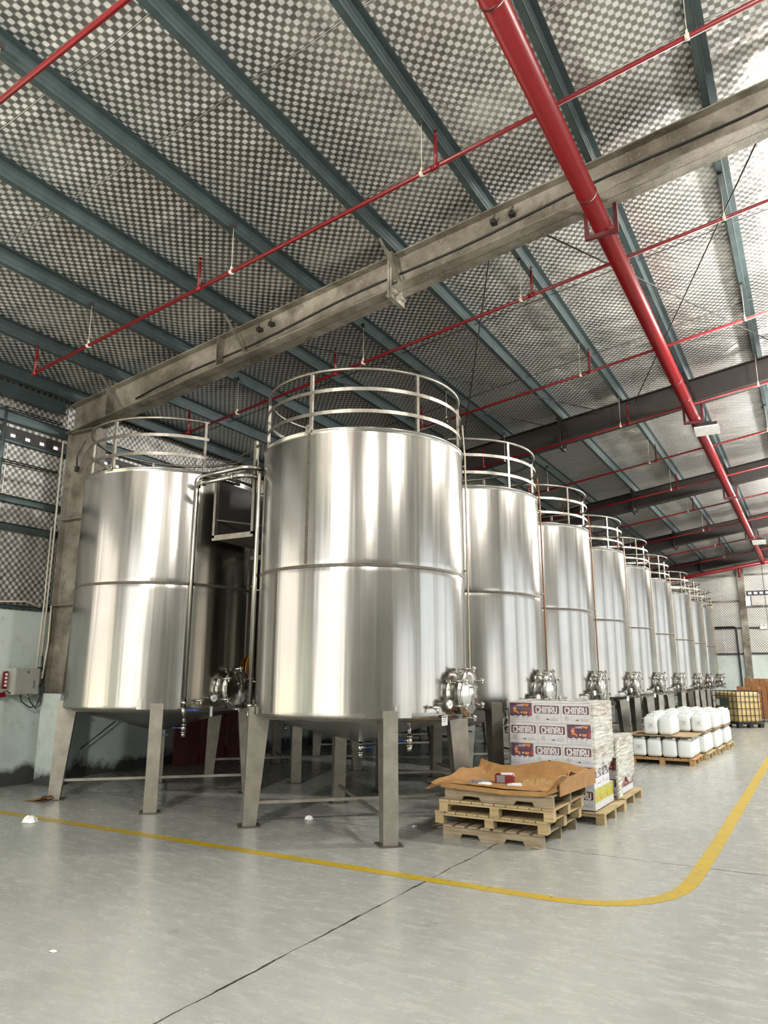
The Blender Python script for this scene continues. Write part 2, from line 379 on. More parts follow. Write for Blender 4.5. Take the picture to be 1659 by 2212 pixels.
# left wall: mint masonry to 2.66, foil above, a ventilation gap with corrugation openings at 5.45
DY0, DY1 = -1.2, 4.4                           # doorway in the left wall
t = MB()
for a, b, z0, z1 in ((YB, DY0, 0, 2.66), (DY1, YF, 0, 2.66)): t.box((XL-0.1, (a+b)/2, (z0+z1)/2), (0.2, b-a, z1-z0))
struct('wall_left', t, 'mint')
t = MB()
for a, b, z0, z1 in ((YB, DY0, 2.66, 5.36), (DY1, YF, 2.66, 5.36), (DY0, DY1, 4.5, 5.36), (YB, YF, 5.56, 6.62)):
    t.box((XL-0.06, (a+b)/2, (z0+z1)/2), (0.10, b-a, z1-z0))
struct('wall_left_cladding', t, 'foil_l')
t = MB(); y = 4.6
while y < 39: t.box((XL-0.06, y, 5.46), (0.06, 0.14, 0.2)).box((XL-0.06, y+0.131, 5.52), (0.06, 0.124, 0.08)).box((XL-0.06, y+0.131, 5.385), (0.06, 0.124, 0.05)); y += 0.262
struct('trim_1', t, 'dark')
# end wall
t = MB().box(((XL+XE)/2, YF+0.1, 1.34), (XE-XL, 0.2, 2.68)); struct('wall_far', t, 'mint')
t = MB()
for a, b, z0, z1 in ((XL, XE, 2.70, 5.48), (XL, -2.62, 5.48, 5.72), (XL, XE, 5.72, 8.6)):
    t.box(((a+b)/2, YF+0.06, (z0+z1)/2), (b-a, 0.1, z1-z0))
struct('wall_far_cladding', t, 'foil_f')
t = MB(); x = -2.58
while x < 3: t.box((x, YF+0.06, 5.6), (0.10, 0.06, 0.24)); t.box((x+0.125, YF+0.06, 5.69), (0.15, 0.06, 0.06)); t.box((x+0.125, YF+0.06, 5.515), (0.15, 0.06, 0.07)); x += 0.25
t.box((7.8, YF+0.06, 5.6), (9.6, 0.06, 0.24))
struct('trim_2', t, 'dark')
# right wall: open bays between columns; back wall with a wide door
t = MB().box((XE, (YB+YF)/2, 6.9), (0.2, YF-YB, 1.6)).box((XE, 0.2, 4.8), (0.2, 17.6, 2.8)).box((XE, -4.2, 1.7), (0.2, 9.2, 3.4))
for y in (7.8, 15.4, 23.0, 30.6, 38.2): t.box((XE, y, 3.1), (0.3, 1.4, 6.2))
struct('wall_right', t, 'slab')
t = MB().box((-10.3, YB, 3), (1.4, 0.2, 6)).box((5.9, YB, 3), (13.6, 0.2, 6)).box(((XL+XE)/2, YB, 7.3), (XE-XL, 0.2, 2.6))
struct('wall_back', t, 'slab')

# ------------------------------------------------------------------ steel frame
FRAMES = [7.8, 15.3, 22.8, 30.4, 38.2]
FN = ['nearest', 'second', 'third', 'fourth', 'farthest']
def make_frame(k, Y):
    fm = 'fire' if k == 0 else 'beam_shaded'; D0, D1 = 0.53, 0.48
    r = thing('rafter', f'{FN[k]} sloping steel roof beam spanning above the tanks, with bolted splice', 'roof beam', (0, Y, 0), group='roof beams')
    def Ibeam(xa, xb, d0, d1, name):
        t = MB(); za, zb = RZ(xa), RZ(xb); sl = Vector((xb-xa, 0, zb-za)).normalized(); nn = Vector((-sl.z, 0, sl.x))
        for top in (0, 1):
            pa = Vector((xa, 0, za-(0 if top else d0))); pb = Vector((xb, 0, zb-(0 if top else d1)))
            t.bar(pa-nn*(0.008 if top else -0.008), pb-nn*(0.008 if top else -0.008), 0.24 if top else 0.33, 0.016, 0, (0, 0, 1))
        T = Matrix(((1, 0, 0, 0), (0, 0, 1, 0), (0, 1, 0, 0), (0, 0, 0, 1)))
        t.prism([(xa, za-d0), (xb, zb-d1), (xb, zb), (xa, za)], -0.006, 0.006, T)
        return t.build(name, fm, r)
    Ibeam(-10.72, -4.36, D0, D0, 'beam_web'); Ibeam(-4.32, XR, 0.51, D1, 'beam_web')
    t = MB(); z = RZ(-4.34)
    for dx in (-0.018, 0.018): t.box((-4.34+dx, 0, z-0.28), (0.03, 0.36, 0.74))
    for sy in (-0.12, 0.12):
        for sz in (0.04, -0.10, -0.24, -0.40, -0.58): t.tube([(-4.42, sy, z+sz), (-4.26, sy, z+sz)], 0.014, 6)
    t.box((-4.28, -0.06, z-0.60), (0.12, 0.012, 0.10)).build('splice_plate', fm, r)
    for xs in (-9.75, -7.35, 1.2):
        t = MB()
        for sy in (-0.085, 0.085): t.box((xs, sy, RZ(xs)-0.265), (0.012, 0.15, 0.49))
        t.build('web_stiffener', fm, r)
    # knee stays from the bottom flange up to the purlins
    for xs in ((-9.48, -6.88, -4.27) if k == 0 else (-6.88, -4.27, -1.66)):
        a, b = (xs+0.10, -0.17, RZ(xs)-0.48), (xs-0.04, -0.52, RZ(xs)+0.03)
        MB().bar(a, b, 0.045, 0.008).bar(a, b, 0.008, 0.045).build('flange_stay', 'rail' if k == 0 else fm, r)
    if k == 0:
        for xs in (-6.62, -6.40, -2.92, -2.68):
            z = RZ(xs)-0.16
            MB().box((xs, -0.05, z), (0.07, 0.09, 0.05)).tube([(xs, -0.09, z), (xs+0.05, -0.13, z+0.05)], 0.010, 6).build('beam_clamp', 'dark', r)
    return r
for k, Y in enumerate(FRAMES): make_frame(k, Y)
def make_column(k, Y):
    r = thing('column', f'{FN[k]} stained steel wall column at the left wall under its roof beam', 'column', (-10.4, Y, 0), group='left wall columns')
    t = MB(); T = Matrix(((1, 0, 0, 0), (0, 0, 1, 0), (0, 1, 0, 0), (0, 0, 0, 1)))
    zt = RZ(-10.4)-0.56
    t.prism([(-0.30, 1.38), (0.16, 1.38), (0.40, 5.2), (0.40, zt), (-0.30, zt)], -0.006, 0.006, T)
    t.box((-0.30, 0, (zt+1.38)/2), (0.016, 0.22, zt-1.38))
    t.bar((0.16, 0, 1.38), (0.40, 0, 5.2), 0.22, 0.016, 0, (1, 0, 0)); t.box((0.40, 0, (5.2+zt)/2), (0.016, 0.22, zt-5.2)); t.box((0.05, 0, zt), (0.72, 0.24, 0.016))
    t.build('column_web', 'fire', r)
    for z in (1.38, 2.76, 4.18): MB().box((0.0, -0.055, z), (0.60+0.05*z-0.1, 0.11, 0.014)).build('stiffener_plate', 'fire', r)
    MB().box((-0.08, 0, 0.69), (0.46, 0.22, 1.38)).build('plinth', 'mint', r)
    MB().tube([(0.0, -0.11, 5.05), (0.1, -0.2, 5.2), (0.28, -0.2, 5.45)], 0.012, 6).box((0.02, -0.12, 5.02), (0.05, 0.06, 0.09)).build('tie_lug', 'dark', r)
for k, Y in enumerate(FRAMES[:4]): make_column(k, Y)

for k, x in enumerate(PX):
    z = RZ(x)+0.005; t = MB(); L0, L1 = YB+0.1, YF-0.1
    def yb(cx, cz, sx, sz): t.box((cx, (L0+L1)/2, cz), (sx, L1-L0, sz))
    yb(x, z+0.095, 0.006, 0.19); yb(x-0.035, z+0.003, 0.07, 0.006); yb(x+0.035, z+0.187, 0.07, 0.006)
    yb(x-0.069, z+0.013, 0.005, 0.02); yb(x+0.003, z+0.06, 0.008, 0.012); yb(x+0.003, z+0.13, 0.008, 0.012)
    tag(t.build('purlin', 'galv'), f'galvanised roof purlin running along the hall, {ORD[k]} from the left wall eave', 'purlin', 'roof purlins')
# sag rods, cross bracing
def rod(pts, r, label, name='bracing_rod', cat='bracing rod', mat='dark', group='roof bracing rods'):
    return tag(MB().tube(pts, r, 6).build(name, mat), label, cat, group)
zz = lambda x, d=0.02: RZ(x)-d
rod([(-2.72, 7.95, zz(-2.72, .1)), (0.25, 15.2, zz(0.25, .1))], 0.011, 'thin diagonal bracing rod running away to the right past the red main pipe')
rod([(0.25, 7.95, zz(0.25, .1)), (-2.72, 15.2, zz(-2.72, .1))], 0.011, 'thin diagonal bracing rod running away to the left from the right picture edge')
rod([(-3.0, 7.95, zz(-3.0, .1)), (-6.7, 15.2, zz(-6.7, .1))], 0.011, 'thin diagonal bracing rod crossing above the nearest tank, running away to the left')
rod([(-6.8, 7.95, zz(-6.8, .1)), (-3.4, 15.2, zz(-3.4, .1))], 0.011, 'thin diagonal bracing rod crossing above the nearest tank, running away to the right')
rod([(-4.6, 15.0, zz(-4.6, .1)), (-7.0, 9.6, zz(-7.0, .1))], 0.008, 'thin tie rod passing behind the rail of the nearest tank')
for j, (y0, nm) in enumerate(((10.3, 'nearest'), (12.8, 'farther'))):
    rod([(-10.4, y0, RZ(-10.4)+0.1), (XR, y0, RZ(XR)+0.1)], 0.007, f'{nm} straight sag rod across the purlins between nearest and second beams', 'sag_rod', 'sag rod', 'dark', 'sag rods')

# ------------------------------------------------------------------ sprinkler pipework
PMX, PMZ = -1.65, 6.85
mp = thing('sprinkler_main_pipe', 'thick red sprinkler main pipe running the length of the hall under the roof', 'pipe', (PMX, 0, PMZ))
MB().tube([(0, -8.5, 0), (0, 37.0, 0), (0, 37.25, -0.06), (0, 37.3, -0.2)], 0.107, 20).build('pipe_run', 'red', mp)
for y in (-1.5, 1.5, 4.5, 7.25, 13.2, 14.2, 19.4, 25.4, 31.4):
    MB().lathe([(0.107, -0.012), (0.113, -0.012), (0.113, 0.012), (0.107, 0.012)], 20, 0, Matrix.Translation((0, y, 0)) @ Matrix.Rotation(PI/2, 4, 'X')).build('coupling', 'redbr', mp)
BY = [(2.95, 0), (5.95, 0), (8.95, 0), (11.95, 0), (15.0, 0), (18.1, 0), (21.2, 0), (24.4, 0), (28.0, 0), (31.6, 0), (35.0, 0)]
bz = lambda x: PMZ+0.10+0.148*(x-PMX)
proto = thing('sprinkler_branch_pipe', 'x', 'pipe', (PMX, 0, PMZ), group='sprinkler branch pipes')
lx = lambda x: (x-PMX, 0, bz(x)-PMZ)
MB().tube([lx(-9.17), lx(2.6)], 0.024, 10).build('pipe_run', 'red', proto)
for x in (-9.17, -6.08, -2.85, 0.4):
    a = Vector(lx(x))
    t = MB().tube([a, a+Vector((0, 0, 0.36))], 0.020, 8).tube([a+Vector((0, 0, .36)), a+Vector((0, 0, .41))], 0.012, 6).tube([a-Vector((.05, 0, .007)), a+Vector((.05, 0, .007))], 0.031, 8)
    t.lathe([(0.001, 0), (0.022, 0)], 10, 0, Matrix.Translation(a+Vector((0, 0, .42)))); t.build('upright_sprinkler', 'red', proto)
for x in (-8.06, -5.56, -3.01, -0.41):
    a = Vector(lx(x)); h = RZ(x)+0.01-bz(x)
    t = MB().tube([a+Vector((0, 0, 0.03)), a+Vector((0.0, 0, h))], 0.004, 6).box(a+Vector((0, 0, h)), (0.05, 0.05, 0.05), 1)
    t.tube([a+Vector((-.02, 0, 0)), a+Vector((.02, 0, 0))], 0.032, 10).box(a+Vector((0, 0, .045)), (.02, .02, .05)); t.build('hanger_rod', ['pvc', 'dark'], proto)
for k, (y, _) in enumerate(BY):
    lb = f'thin red sprinkler branch pipe under the roof sheets, {ORD[k]} from the camera'
    if k == 0: proto.location = (PMX, y, PMZ); proto['label'] = lb
    else: dup(proto, (PMX, y, PMZ), label=lb)
cp = thing('sprinkler_cross_main', 'red sprinkler cross main sloping in front of the far end wall', 'pipe', (PMX, 37.3, PMZ-0.12))
MB().tube([(-8.4, 0, -8.4*.148), (2.8, 0, 2.8*.148)], 0.085, 14).build('pipe_run', 'red', cp)
MB().tube([(-1.0, 0, -.15), (-1.0, 0, -.55)], 0.05, 10).lathe([(0.001, 0), (.075, 0), (.075, .05), (.001, .05)], 12, 0, Matrix.Translation((-1.0, 0, -.62))).build('drop_valve', 'red', cp)
br = None
for k, Y in enumerate(FRAMES[:4]):
    lb = f'dark red U bracket holding the red main pipe below the {FN[k]} roof beam'
    zt = RZ(PMX)-0.49; y = Y+0.10
    if br is None:
        br = thing('pipe_bracket', lb, 'bracket', (PMX, y, 0), group='main pipe brackets')
        for s_ in (-1, 1): MB().box((s_*0.17, 0, (zt+6.70)/2), (0.045, 0.045, zt-6.70)).build('bracket_arm', 'redbr', br)
        MB().box((0, 0, 6.715), (0.385, 0.05, 0.05)).build('bracket_bar', 'redbr', br)
    else: dup(br, (PMX, y, 0), label=lb)
for k, (Y, x, lb) in enumerate(((15.75, -1.45, 'box floodlight beside the red main pipe just past the second roof beam'), (30.75, -1.40, 'small floodlight under the red main pipe near the fourth roof beam'))):
    fl = thing('floodlight', lb, 'lamp', (x, Y, 6.62), group='floodlights')
    T = Matrix.Rotation(rad(-20), 4, 'X')
    MB().box((0, 0, 0.05), (0.42, 0.26, 0.09), 0, 0, T).box((0, 0, .13), (0.2, .16, .08), 0, 0, T).build('housing', 'dark', fl)
    MB().box((0, 0, -0.01), (0.46, 0.30, 0.03), 0, 0, T).build('lens', 'lens', fl)
    MB().tube([(0, 0.02, .12), (0, 0.02, 0.45)], 0.012, 6).build('stem', 'dark', fl)
# cable along the first beam
pts = []
for i in range(25):
    x = -9.2+i*0.48; pts.append((x, 7.775, RZ(x)-0.36+0.05*math.sin(i*0.9)*0.5+(0.16*(i/24)**0.7)))
tag(MB().tube(pts, 0.014, 6).build('power_cable', 'black'), 'black cable clipped along the face of the nearest roof beam', 'cable')

# ------------------------------------------------------------------ tanks
R, ZB, ZS, ZT = 1.285, 1.24, 2.865, 4.45
def clock(a, r, z): return (r*math.cos(a), r*math.sin(a), z)
def arcplate(t, a0, a1, z0, z1, r, th=0.008, n=10, mat=0):
    vs = []; fs = []
    for k in range(n+1):
        a = a0+(a1-a0)*k/n
        for rr, z in ((r, z0), (r+th, z0), (r+th, z1), (r, z1)): vs.append(clock(a, rr, z))
    for k in range(n):
        b = 4*k
        for i in range(4): fs.append((b+i, b+(i+1) % 4, b+4+(i+1) % 4, b+4+i))
    fs += [(0, 1, 2, 3), (4*n+3, 4*n+2, 4*n+1, 4*n)]
    t.add(vs, fs, mat, False); return t
def make_tank(label, post0=-88, railspan=None, vw=(-88, -109)):
    T0 = thing('storage_tank', label, 'tank', group='stainless steel storage tanks')
    shell = MB().lathe([(0.10, 0.905), (0.30, 0.96), (R-0.10, ZB-0.055), (R-0.03, ZB-0.035), (R-0.006, ZB-0.012), (R, ZB+0.02), (R, ZB+0.06), (R, ZS-0.075), (R, ZS-0.035), (R-0.003, ZS-0.012), (R-0.003, ZS+0.012), (R, ZS+0.035), (R, ZS+0.075), (R, ZT-0.06), (R, ZT-0.02), (R+0.012, ZT-0.012), (R+0.012, ZT+0.006), (R-0.01, ZT+0.01), (R-0.05, ZT), (0.3, ZT+0.16), (0.25, ZT+0.3), (0.001, ZT+0.3)], 128).build('shell', 'shell', T0)
    MB().lathe([(R-.004, ZS-.020), (R+.002, ZS-.017), (R+.0035, ZS-.006), (R+.001, ZS), (R+.0035, ZS+.006), (R+.002, ZS+.017), (R-.004, ZS+.020)], 128).build('girth_weld', 'weld', shell)
    for a, z0, z1 in ((rad(vw[0]), ZS+0.03, ZT-0.03), (rad(vw[1]), ZB+0.03, ZS-0.03)):
        arcplate(MB(), a-0.013, a+0.013, z0, z1, R-0.003, 0.007, 2).build('vertical_weld', 'weld', shell)
    MB().tube(arc(0, 0, R-0.008, 0, 2*PI, 96, ZB-0.006)[:-1], 0.011, 6, closed=True).build('bottom_weld', 'weld', shell)
    # legs: folded radial box legs that taper towards the floor
    for q in range(4):
        a = rad(45+90*q); Tm = Matrix.Rotation(a, 4, 'Z') @ Matrix(((1, 0, 0, 0), (0, 0, 1, 0), (0, 1, 0, 0), (0, 0, 0, 1)))
        leg = MB().prism([(1.225, 0.012), (1.375, 0.012), (1.352, 1.315), (1.292, 1.315), (1.292, 1.235), (1.115, 1.175)], -0.08, 0.08, Tm).build('leg', 'leg', T0)
        MB().box((1.30, 0, 0.006), (0.25, 0.25, 0.012), 0, 0, Matrix.Rotation(a, 4, 'Z')).build('foot_plate', 'weld', leg)
        arcplate(MB(), a-0.20, a+0.20, ZB+0.0, ZB+0.125, R-0.001, 0.005, 8).build('doubler_plate', 'shell', T0)
    for s_ in (-1, 1): MB().bar((-0.87, -0.87*s_, 0.24+0.012*s_), (0.87, 0.87*s_, 0.24+0.012*s_), 0.035, 0.035).build('cross_brace', 'leg', T0)
    # guard rail
    rr = R-0.02; posts = [rad(post0+60*k) for k in range(6)]
    for k, a in enumerate(posts):
        if railspan and not any(abs(((math.degrees(a)-p+180) % 360)-180) < 1 for p in railspan[2]): continue
        MB().bar(clock(a, rr-0.02, ZT-0.02), clock(a, rr-0.02, 5.17), 0.036, 0.036, 0, (math.cos(a), math.sin(a), 0)).build('rail_post', 'rail', T0)
    s0, s1 = (rad(railspan[0]), rad(railspan[1])) if railspan else (0, 2*PI)
    for z in (4.655, 4.925): arcplate(MB(), s0, s1, z-0.022, z+0.022, rr, 0.008, 72).build('rail_band', 'rail', T0)
    if railspan: MB().tube(arc(0, 0, rr-0.02, s0, s1, 60, 5.18), 0.021, 8).build('top_rail', 'rail', T0)
    else: MB().tube(arc(0, 0, rr-0.02, 0, 2*PI, 72, 5.18)[:-1], 0.021, 8, closed=True).build('top_rail', 'rail', T0)
    for a in (posts[0], posts[0]+PI):
        g = [(-.035, 0), (.035, 0), (.035, .075), (.018, .10), (-.018, .10), (-.035, .075)]
        Tm = Matrix.Rotation(a, 4, 'Z') @ Matrix.Translation((R+0.012, 0, ZT-0.03)) @ Matrix(((0, 0, 1, 0), (1, 0, 0, 0), (0, 1, 0, 0), (0, 0, 0, 1)))
        MB().prism(g, 0, 0.012, Tm).lathe([(0.012, 0.013), (0.02, 0.013)], 10, 1, Tm @ Matrix.Translation((0, .065, 0))).build('lifting_lug', ['leg', 'dark'], T0)
    # manhole on the +x side
    Tm = Matrix.Translation((-0.05, 0, 1.49)) @ Matrix.Rotation(PI/2, 4, 'Y')
    mh = MB().lathe([(0.275, 1.235), (0.245, 1.29), (0.235, 1.31), (0.235, 1.45), (0.262, 1.452), (0.262, 1.474), (0.225, 1.474)], 36, 0, Tm).build('manhole', 'pol', T0)
    MB().lathe([(0.262, 1.478), (0.262, 1.497), (0.20, 1.503), (0.14, 1.525), (0.07, 1.538), (0.001, 1.542)], 36, 0, Tm).build('manhole_door', 'pol', mh)
    MB().bar((1.51, -0.05, 1.56), (1.51, 0.05, 1.56), 0.016, 0.016).tube([(1.46, -.05, 1.56), (1.52, -.05, 1.56)], .008, 6).tube([(1.46, .05, 1.56), (1.52, .05, 1.56)], .008, 6).build('door_handle', 'pol', mh)
    for q in range(6):
        a = rad(30+60*q); cy, cz = 0.268*math.cos(a), 1.49+0.268*math.sin(a)
        t = MB().tube([(1.32, cy, cz), (1.485, cy, cz)], 0.012, 6).box((1.325, cy*0.96, 1.49+(cz-1.49)*.96), (0.04, 0.03, 0.03))
        t.tube([(1.475, cy, cz), (1.495, cy, cz)], 0.02, 8)
        for w in range(3):
            b = rad(120*w+20); t.ball((1.50, cy+0.026*math.cos(b), cz+0.026*math.sin(b)), 0.015, 0, 8)
        t.ball((1.50, cy, cz), 0.019, 0, 8); t.build('swing_bolt', 'pol', mh)
    # dial gauge and sample tap left of the manhole
    a = rad(-14.5); Tg = Matrix.Rotation(a, 4, 'Z') @ Matrix.Translation((0, 0, 1.375)) @ Matrix.Rotation(PI/2, 4, 'Y')
    MB().lathe([(0.014, 1.27), (0.014, 1.375), (0.05, 1.375), (0.052, 1.405), (0.046, 1.408)], 18, 0, Tg).lathe([(0.046, 1.406), (0.001, 1.406)], 18, 1, Tg).box((0, 0, 1.4075), (0.006, 0.05, 0.002), 2, 0.6, Tg).build('dial_gauge', ['pol', 'glass', 'ink'], T0)
    a = rad(-22); p = Vector(clock(a, 1.27, 1.345)); d = Vector((math.cos(a), math.sin(a), 0)); tv = Vector((-d.y, d.x, 0))
    MB().tube([p, p+d*0.13], 0.014, 8).tube([p+d*.09-tv*.05, p+d*.09+tv*.03], 0.012, 8).tube([p+d*.12, p+d*.13-Vector((0, 0, .06))], 0.012, 8).ball(p+d*0.09, .024).build('sample_tap', 'pol', T0)
    # outlets under the cone
    def outlet(p, hand, name):
        p = Vector(p)
        o = MB().tube([p+Vector((0, 0, .06)), p-Vector((0, 0, .05))], 0.022, 10).tube([p-Vector((0, 0, .05)), p-Vector((0, 0, .065))], .036, 10).tube([p-Vector((0, 0, .06)), p-Vector((0, 0, .15))], 0.032, 10).tube([p-Vector((0, 0, .145)), p-Vector((0, 0, .165))], 0.037, 10).tube([p-Vector((0, 0, .16)), p-Vector((0, 0, .215))], 0.028, 10).build(name, 'pol', T0)
        h = Vector(hand); MB().bar(p-Vector((0, 0, .10)), p-Vector((0, 0, .10))+h*0.06, .012, .012, 0).bar(p-Vector((0, 0, .10))+h*.06, p-Vector((0, 0, .10))+h*0.16, .026, .016, 1).build('valve_handle', ['pol', 'blue'], o)
    outlet((0, 0, .93), (0.8, 0.5, 0), 'drain_valve'); outlet((0.87, -0.38, 1.08), (-0.95, -0.3, 0), 'side_drain')
    # level tube beside the manhole
    a = rad(21); MB().tube([clock(a, R+.01, 4.85), clock(a, R+0.035, 4.4), clock(a, R+0.045, 1.80), clock(a, R+0.035, 1.30)], 0.012, 8).build('level_tube', 'hose', T0)
    for z in (1.32, 2.95, 4.3): MB().tube([clock(a, R-.01, z), clock(a, R+.045, z)], .014, 6).build('tube_clip', 'pol', T0)
    return T0
TX, LX = -4.871, -8.291
TY = [7.883, 10.887, 14.043, 17.117, 20.224, 23.443, 27.565, 30.767, 34.109]
tk = make_tank('nearest large stainless steel tank on legs, in the middle of the picture'); tk.location = (TX, TY[0], 0)
tks = [tk]
for k in range(1, 9):
    o = dup(tk, (TX, TY[k], 0), 0, f'stainless steel tank in the receding right-hand row, {ORD[k]} from the camera', skip=('vertical_weld',)); tks.append(o)
lt = make_tank('stainless steel tank at left, beside the wall column, with an upright pipe on its front', -86, (34, 336, (-26, -86, -146, 154, 94, 34)), (-150, 160))
lt.location = (LX, TY[0], 0)
for k in range(1, 5): dup(tk, (LX, TY[k], 0), 0, f'stainless steel tank hidden in the left-hand row, {ORD[k]} behind the left front tank' if k > 1 else 'stainless steel tank directly behind the left front tank', skip=('vertical_weld',))
def named(root, nm): return [c for c in bpy.data.objects if c.parent == root and c.name.split('.')[0] == nm]
for k, mt in ((1, 'hose_o'), (2, 'hose_o'), (8, 'hose_y')):
    o = named(tks[k], 'level_tube')[0]; o.data = o.data.copy(); o.data.materials[0] = M[mt]; o['label'] = 'yellow level tube' if k == 8 else 'orange brown level tube'
# filling pipes
def fill_pipe(root, ang, r, ztop, turn):
    a = rad(ang); p = [clock(a, r, 1.20), clock(a, r, ztop-0.06), clock(a+turn*0.015, r, ztop-0.015), clock(a+turn*0.04, r, ztop)]
    p += [clock(a+turn*x, r+0.01, ztop-0.0*x) for x in (0.12, 0.3, 0.5)]
    o = MB().tube(p, 0.026, 12).tube([clock(a, r, 1.30), clock(a, r, 1.34)], 0.036, 12).tube([clock(a, r, 1.17), clock(a, r, 1.26)], .036, 12).build('fill_pipe', 'pol', root)
    MB().bar(clock(a, r, 1.23), clock(a+0.1*turn, r+0.05, 1.23), .014, .014).bar(clock(a+.03*turn, r+.02, 1.23), clock(a+0.13*turn, r+0.05, 1.23), .028, .02, 1).build('valve_handle', ['pol', 'blue'], o)
    for z in (1.6, 2.7, 3.9): MB().tube([clock(a, R-.01, z), clock(a, r, z)], .012, 6).build('pipe_bracket_stub', 'leg', o)
fill_pipe(lt, -30.5, 1.335, 4.36, 1); fill_pipe(tk, -141, 1.335, 4.22, -1)
# labels hanging from the gauges
def note(root, ang, z, r=R+0.012):
    a = rad(ang); Tn = Matrix.Rotation(a, 4, 'Z') @ Matrix.Translation((r, 0, z)) @ Matrix(((0, 0, 1, 0), (1, 0, 0, 0), (0, 1, 0, 0), (0, 0, 0, 1)))
    t = MB().prism([(-.05, -.055), (.05, -.05), (.052, .055), (-.05, .052)], 0, .002, Tn)
    for sx, sy, w, h in ((-.025, .038, .03, .012), (.008, .036, .02, .014), (.03, .038, .014, .012), (0, .01, .07, .004), (-.01, -.01, .05, .004)):
        t.prism([(sx-w/2, sy-h/2), (sx+w/2, sy-h/2+.002), (sx+w/2, sy+h/2), (sx-w/2, sy+h/2)], .0025, .003, Tn, 1)
    o = t.build('paper_note', ['paper', 'ink'], root); o['label'] = 'white paper note with scribbled writing'
note(tk, -13.5, 1.20, R+.02); note(tks[3], -14, 1.20, R+.02); note(tks[4], -14, 1.2, R+.02)
a = rad(-13); Tn = Matrix.Rotation(a, 4, 'Z'); MB().box((R+.012, 0, 1.20), (.006, .035, .13), 0, 0, Tn).build('hanging_tag', 'paper', lt)
# orange round sign on the tank behind
sa = rad(24); sg = thing('round_sign', 'orange round sign with blue centre on the left tank beside its manhole', 'sign', (LX+1.308*math.cos(sa), TY[0]+1.308*math.sin(sa), 1.74), sa)
Tn = Matrix.Rotation(PI/2, 4, 'Z') @ Matrix.Rotation(PI/2, 4, 'X')
MB().lathe([(0.001, -.004), (.205, -.004), (.205, .004), (.001, .004)], 32, 0, Tn, smooth=False).build('disc', 'orange', sg)
t = MB().lathe([(0.001, .006), (.09, .006)], 24, 0, Tn); t.lathe([(0.018, .008), (.03, .008)], 16, 1, Tn @ Matrix.Translation((0, .02, 0))).build('blue_emblem', ['blue', 'orange'], sg)

# ------------------------------------------------------------------ access platform between the two front tanks
pf = thing('access_platform', 'small steel access platform hung between the two front tanks', 'platform', (-6.45, 7.2, 3.45))
MB().box((-0.06, 0.85, -0.01), (0.56, 1.7, 0.02)).build('deck', 'rail', pf)
MB().box((0, 0, 0.0), (0.70, 0.04, 0.07)).build('front_beam', 'rail', pf)
for x, h in ((-0.33, 0.78), (0.33, 1.25)): MB().box((x, 0, h/2), (0.04, 0.04, h)).build('post', 'rail', pf)
MB().bar((-0.33, 0, 0.25), (0.33, 1.3, 0.25), .02, .02).build('stay', 'rail', pf)
MB().box((-0.10, 0.9, -0.14), (0.66, 0.07, 0.06)).build('bearer', 'rail', pf)
MB().box((-0.33, 0.85, 0.4), (0.012, 1.6, 0.8)).build('side_panel', 'dark', pf)
for j, (z, y, lb) in enumerate(((4.30, 7.06, 'upper polished pipe crossing between the two front tanks'), (4.17, 6.98, 'lower polished pipe with union crossing between the two front tanks'))):
    t = MB().tube([(-6.95, y+.05, z-.03), (-6.90, y, z), (-6.2, y, z+.02), (-6.10, y+.05, z+.02), (-6.02, y+.25, z+.02)], 0.032, 12)
    if j: t.tube([(-6.32, y, z+.016), (-6.28, y, z+.017)], .045, 12).tube([(-6.8, y, z), (-6.83, y, z)], .045, 12)
    tag(t.build('transfer_pipe', 'pol'), lb, 'pipe', 'transfer pipes')
rod([(-7.1, 7.3, 4.62), (-6.6, 7.25, 4.5), (-6.1, 7.3, 4.68)], .008, 'thin dark hose sagging above the access platform', 'hose', 'hose', 'dark', None)

# ------------------------------------------------------------------ pallets
def pallet(kind, label, loc, rz=0.0, w=1.12, d=1.15, mat='wood', nb=7):
    p = thing('pallet', label, 'pallet', loc, rz, 'wooden pallets'); pmat = mat
    if kind == 'stringer':
        h = 0.125
        bw = 0.105
        for y in (-d/2+0.03, 0, d/2-0.03):
            prof = [(-w/2, 0), (-w/2+.20, 0), (-w/2+.22, .045), (-w/2+.40, .045), (-w/2+.43, 0), (w/2-.43, 0), (w/2-.40, .045), (w/2-.22, .045), (w/2-.20, 0), (w/2, 0), (w/2, h-.02), (-w/2, h-.02)]
            MB().prism(prof, -0.02, 0.02, Matrix.Translation((0, y, 0)) @ Matrix(((1, 0, 0, 0), (0, 0, 1, 0), (0, 1, 0, 0), (0, 0, 0, 1)))).build('stringer', pmat, p)
        for k in range(nb):
            x = -w/2+0.06+k*(w-0.12)/(nb-1); MB().box((x, 0, h-0.0095), (bw, d, 0.019)).build('deck_board', pmat, p)
    else:
        h = 0.125
        for x in (-w/2+.05, 0, w/2-.05):
            for y in (-d/2+.05, 0, d/2-.05): MB().box((x, y, 0.04), (.10, .10, .08)).build('block', pmat, p)
        for y in (-d/2+.05, 0, d/2-.05): MB().box((0, y, .0895), (w, .10, .019)).build('stretcher_board', pmat, p)
        for k in range(nb):
            x = -w/2+0.055+k*(w-0.11)/(nb-1); MB().box((x, 0, .112), (.118, d, .020)).build('deck_board', pmat, p)
    return p
AC = (-3.10, 8.22)
pallet('stringer', 'weathered pallet at the bottom of the empty pallet stack', (-3.10, 8.20, 0.0), rad(-0.5), 1.12, 1.16, 'wood_o', 8)
pallet('block', 'pale wooden pallet second from the bottom of the empty pallet stack', (-3.13, 8.24, 0.126), rad(-1), 1.26, 1.18, 'wood', 10)
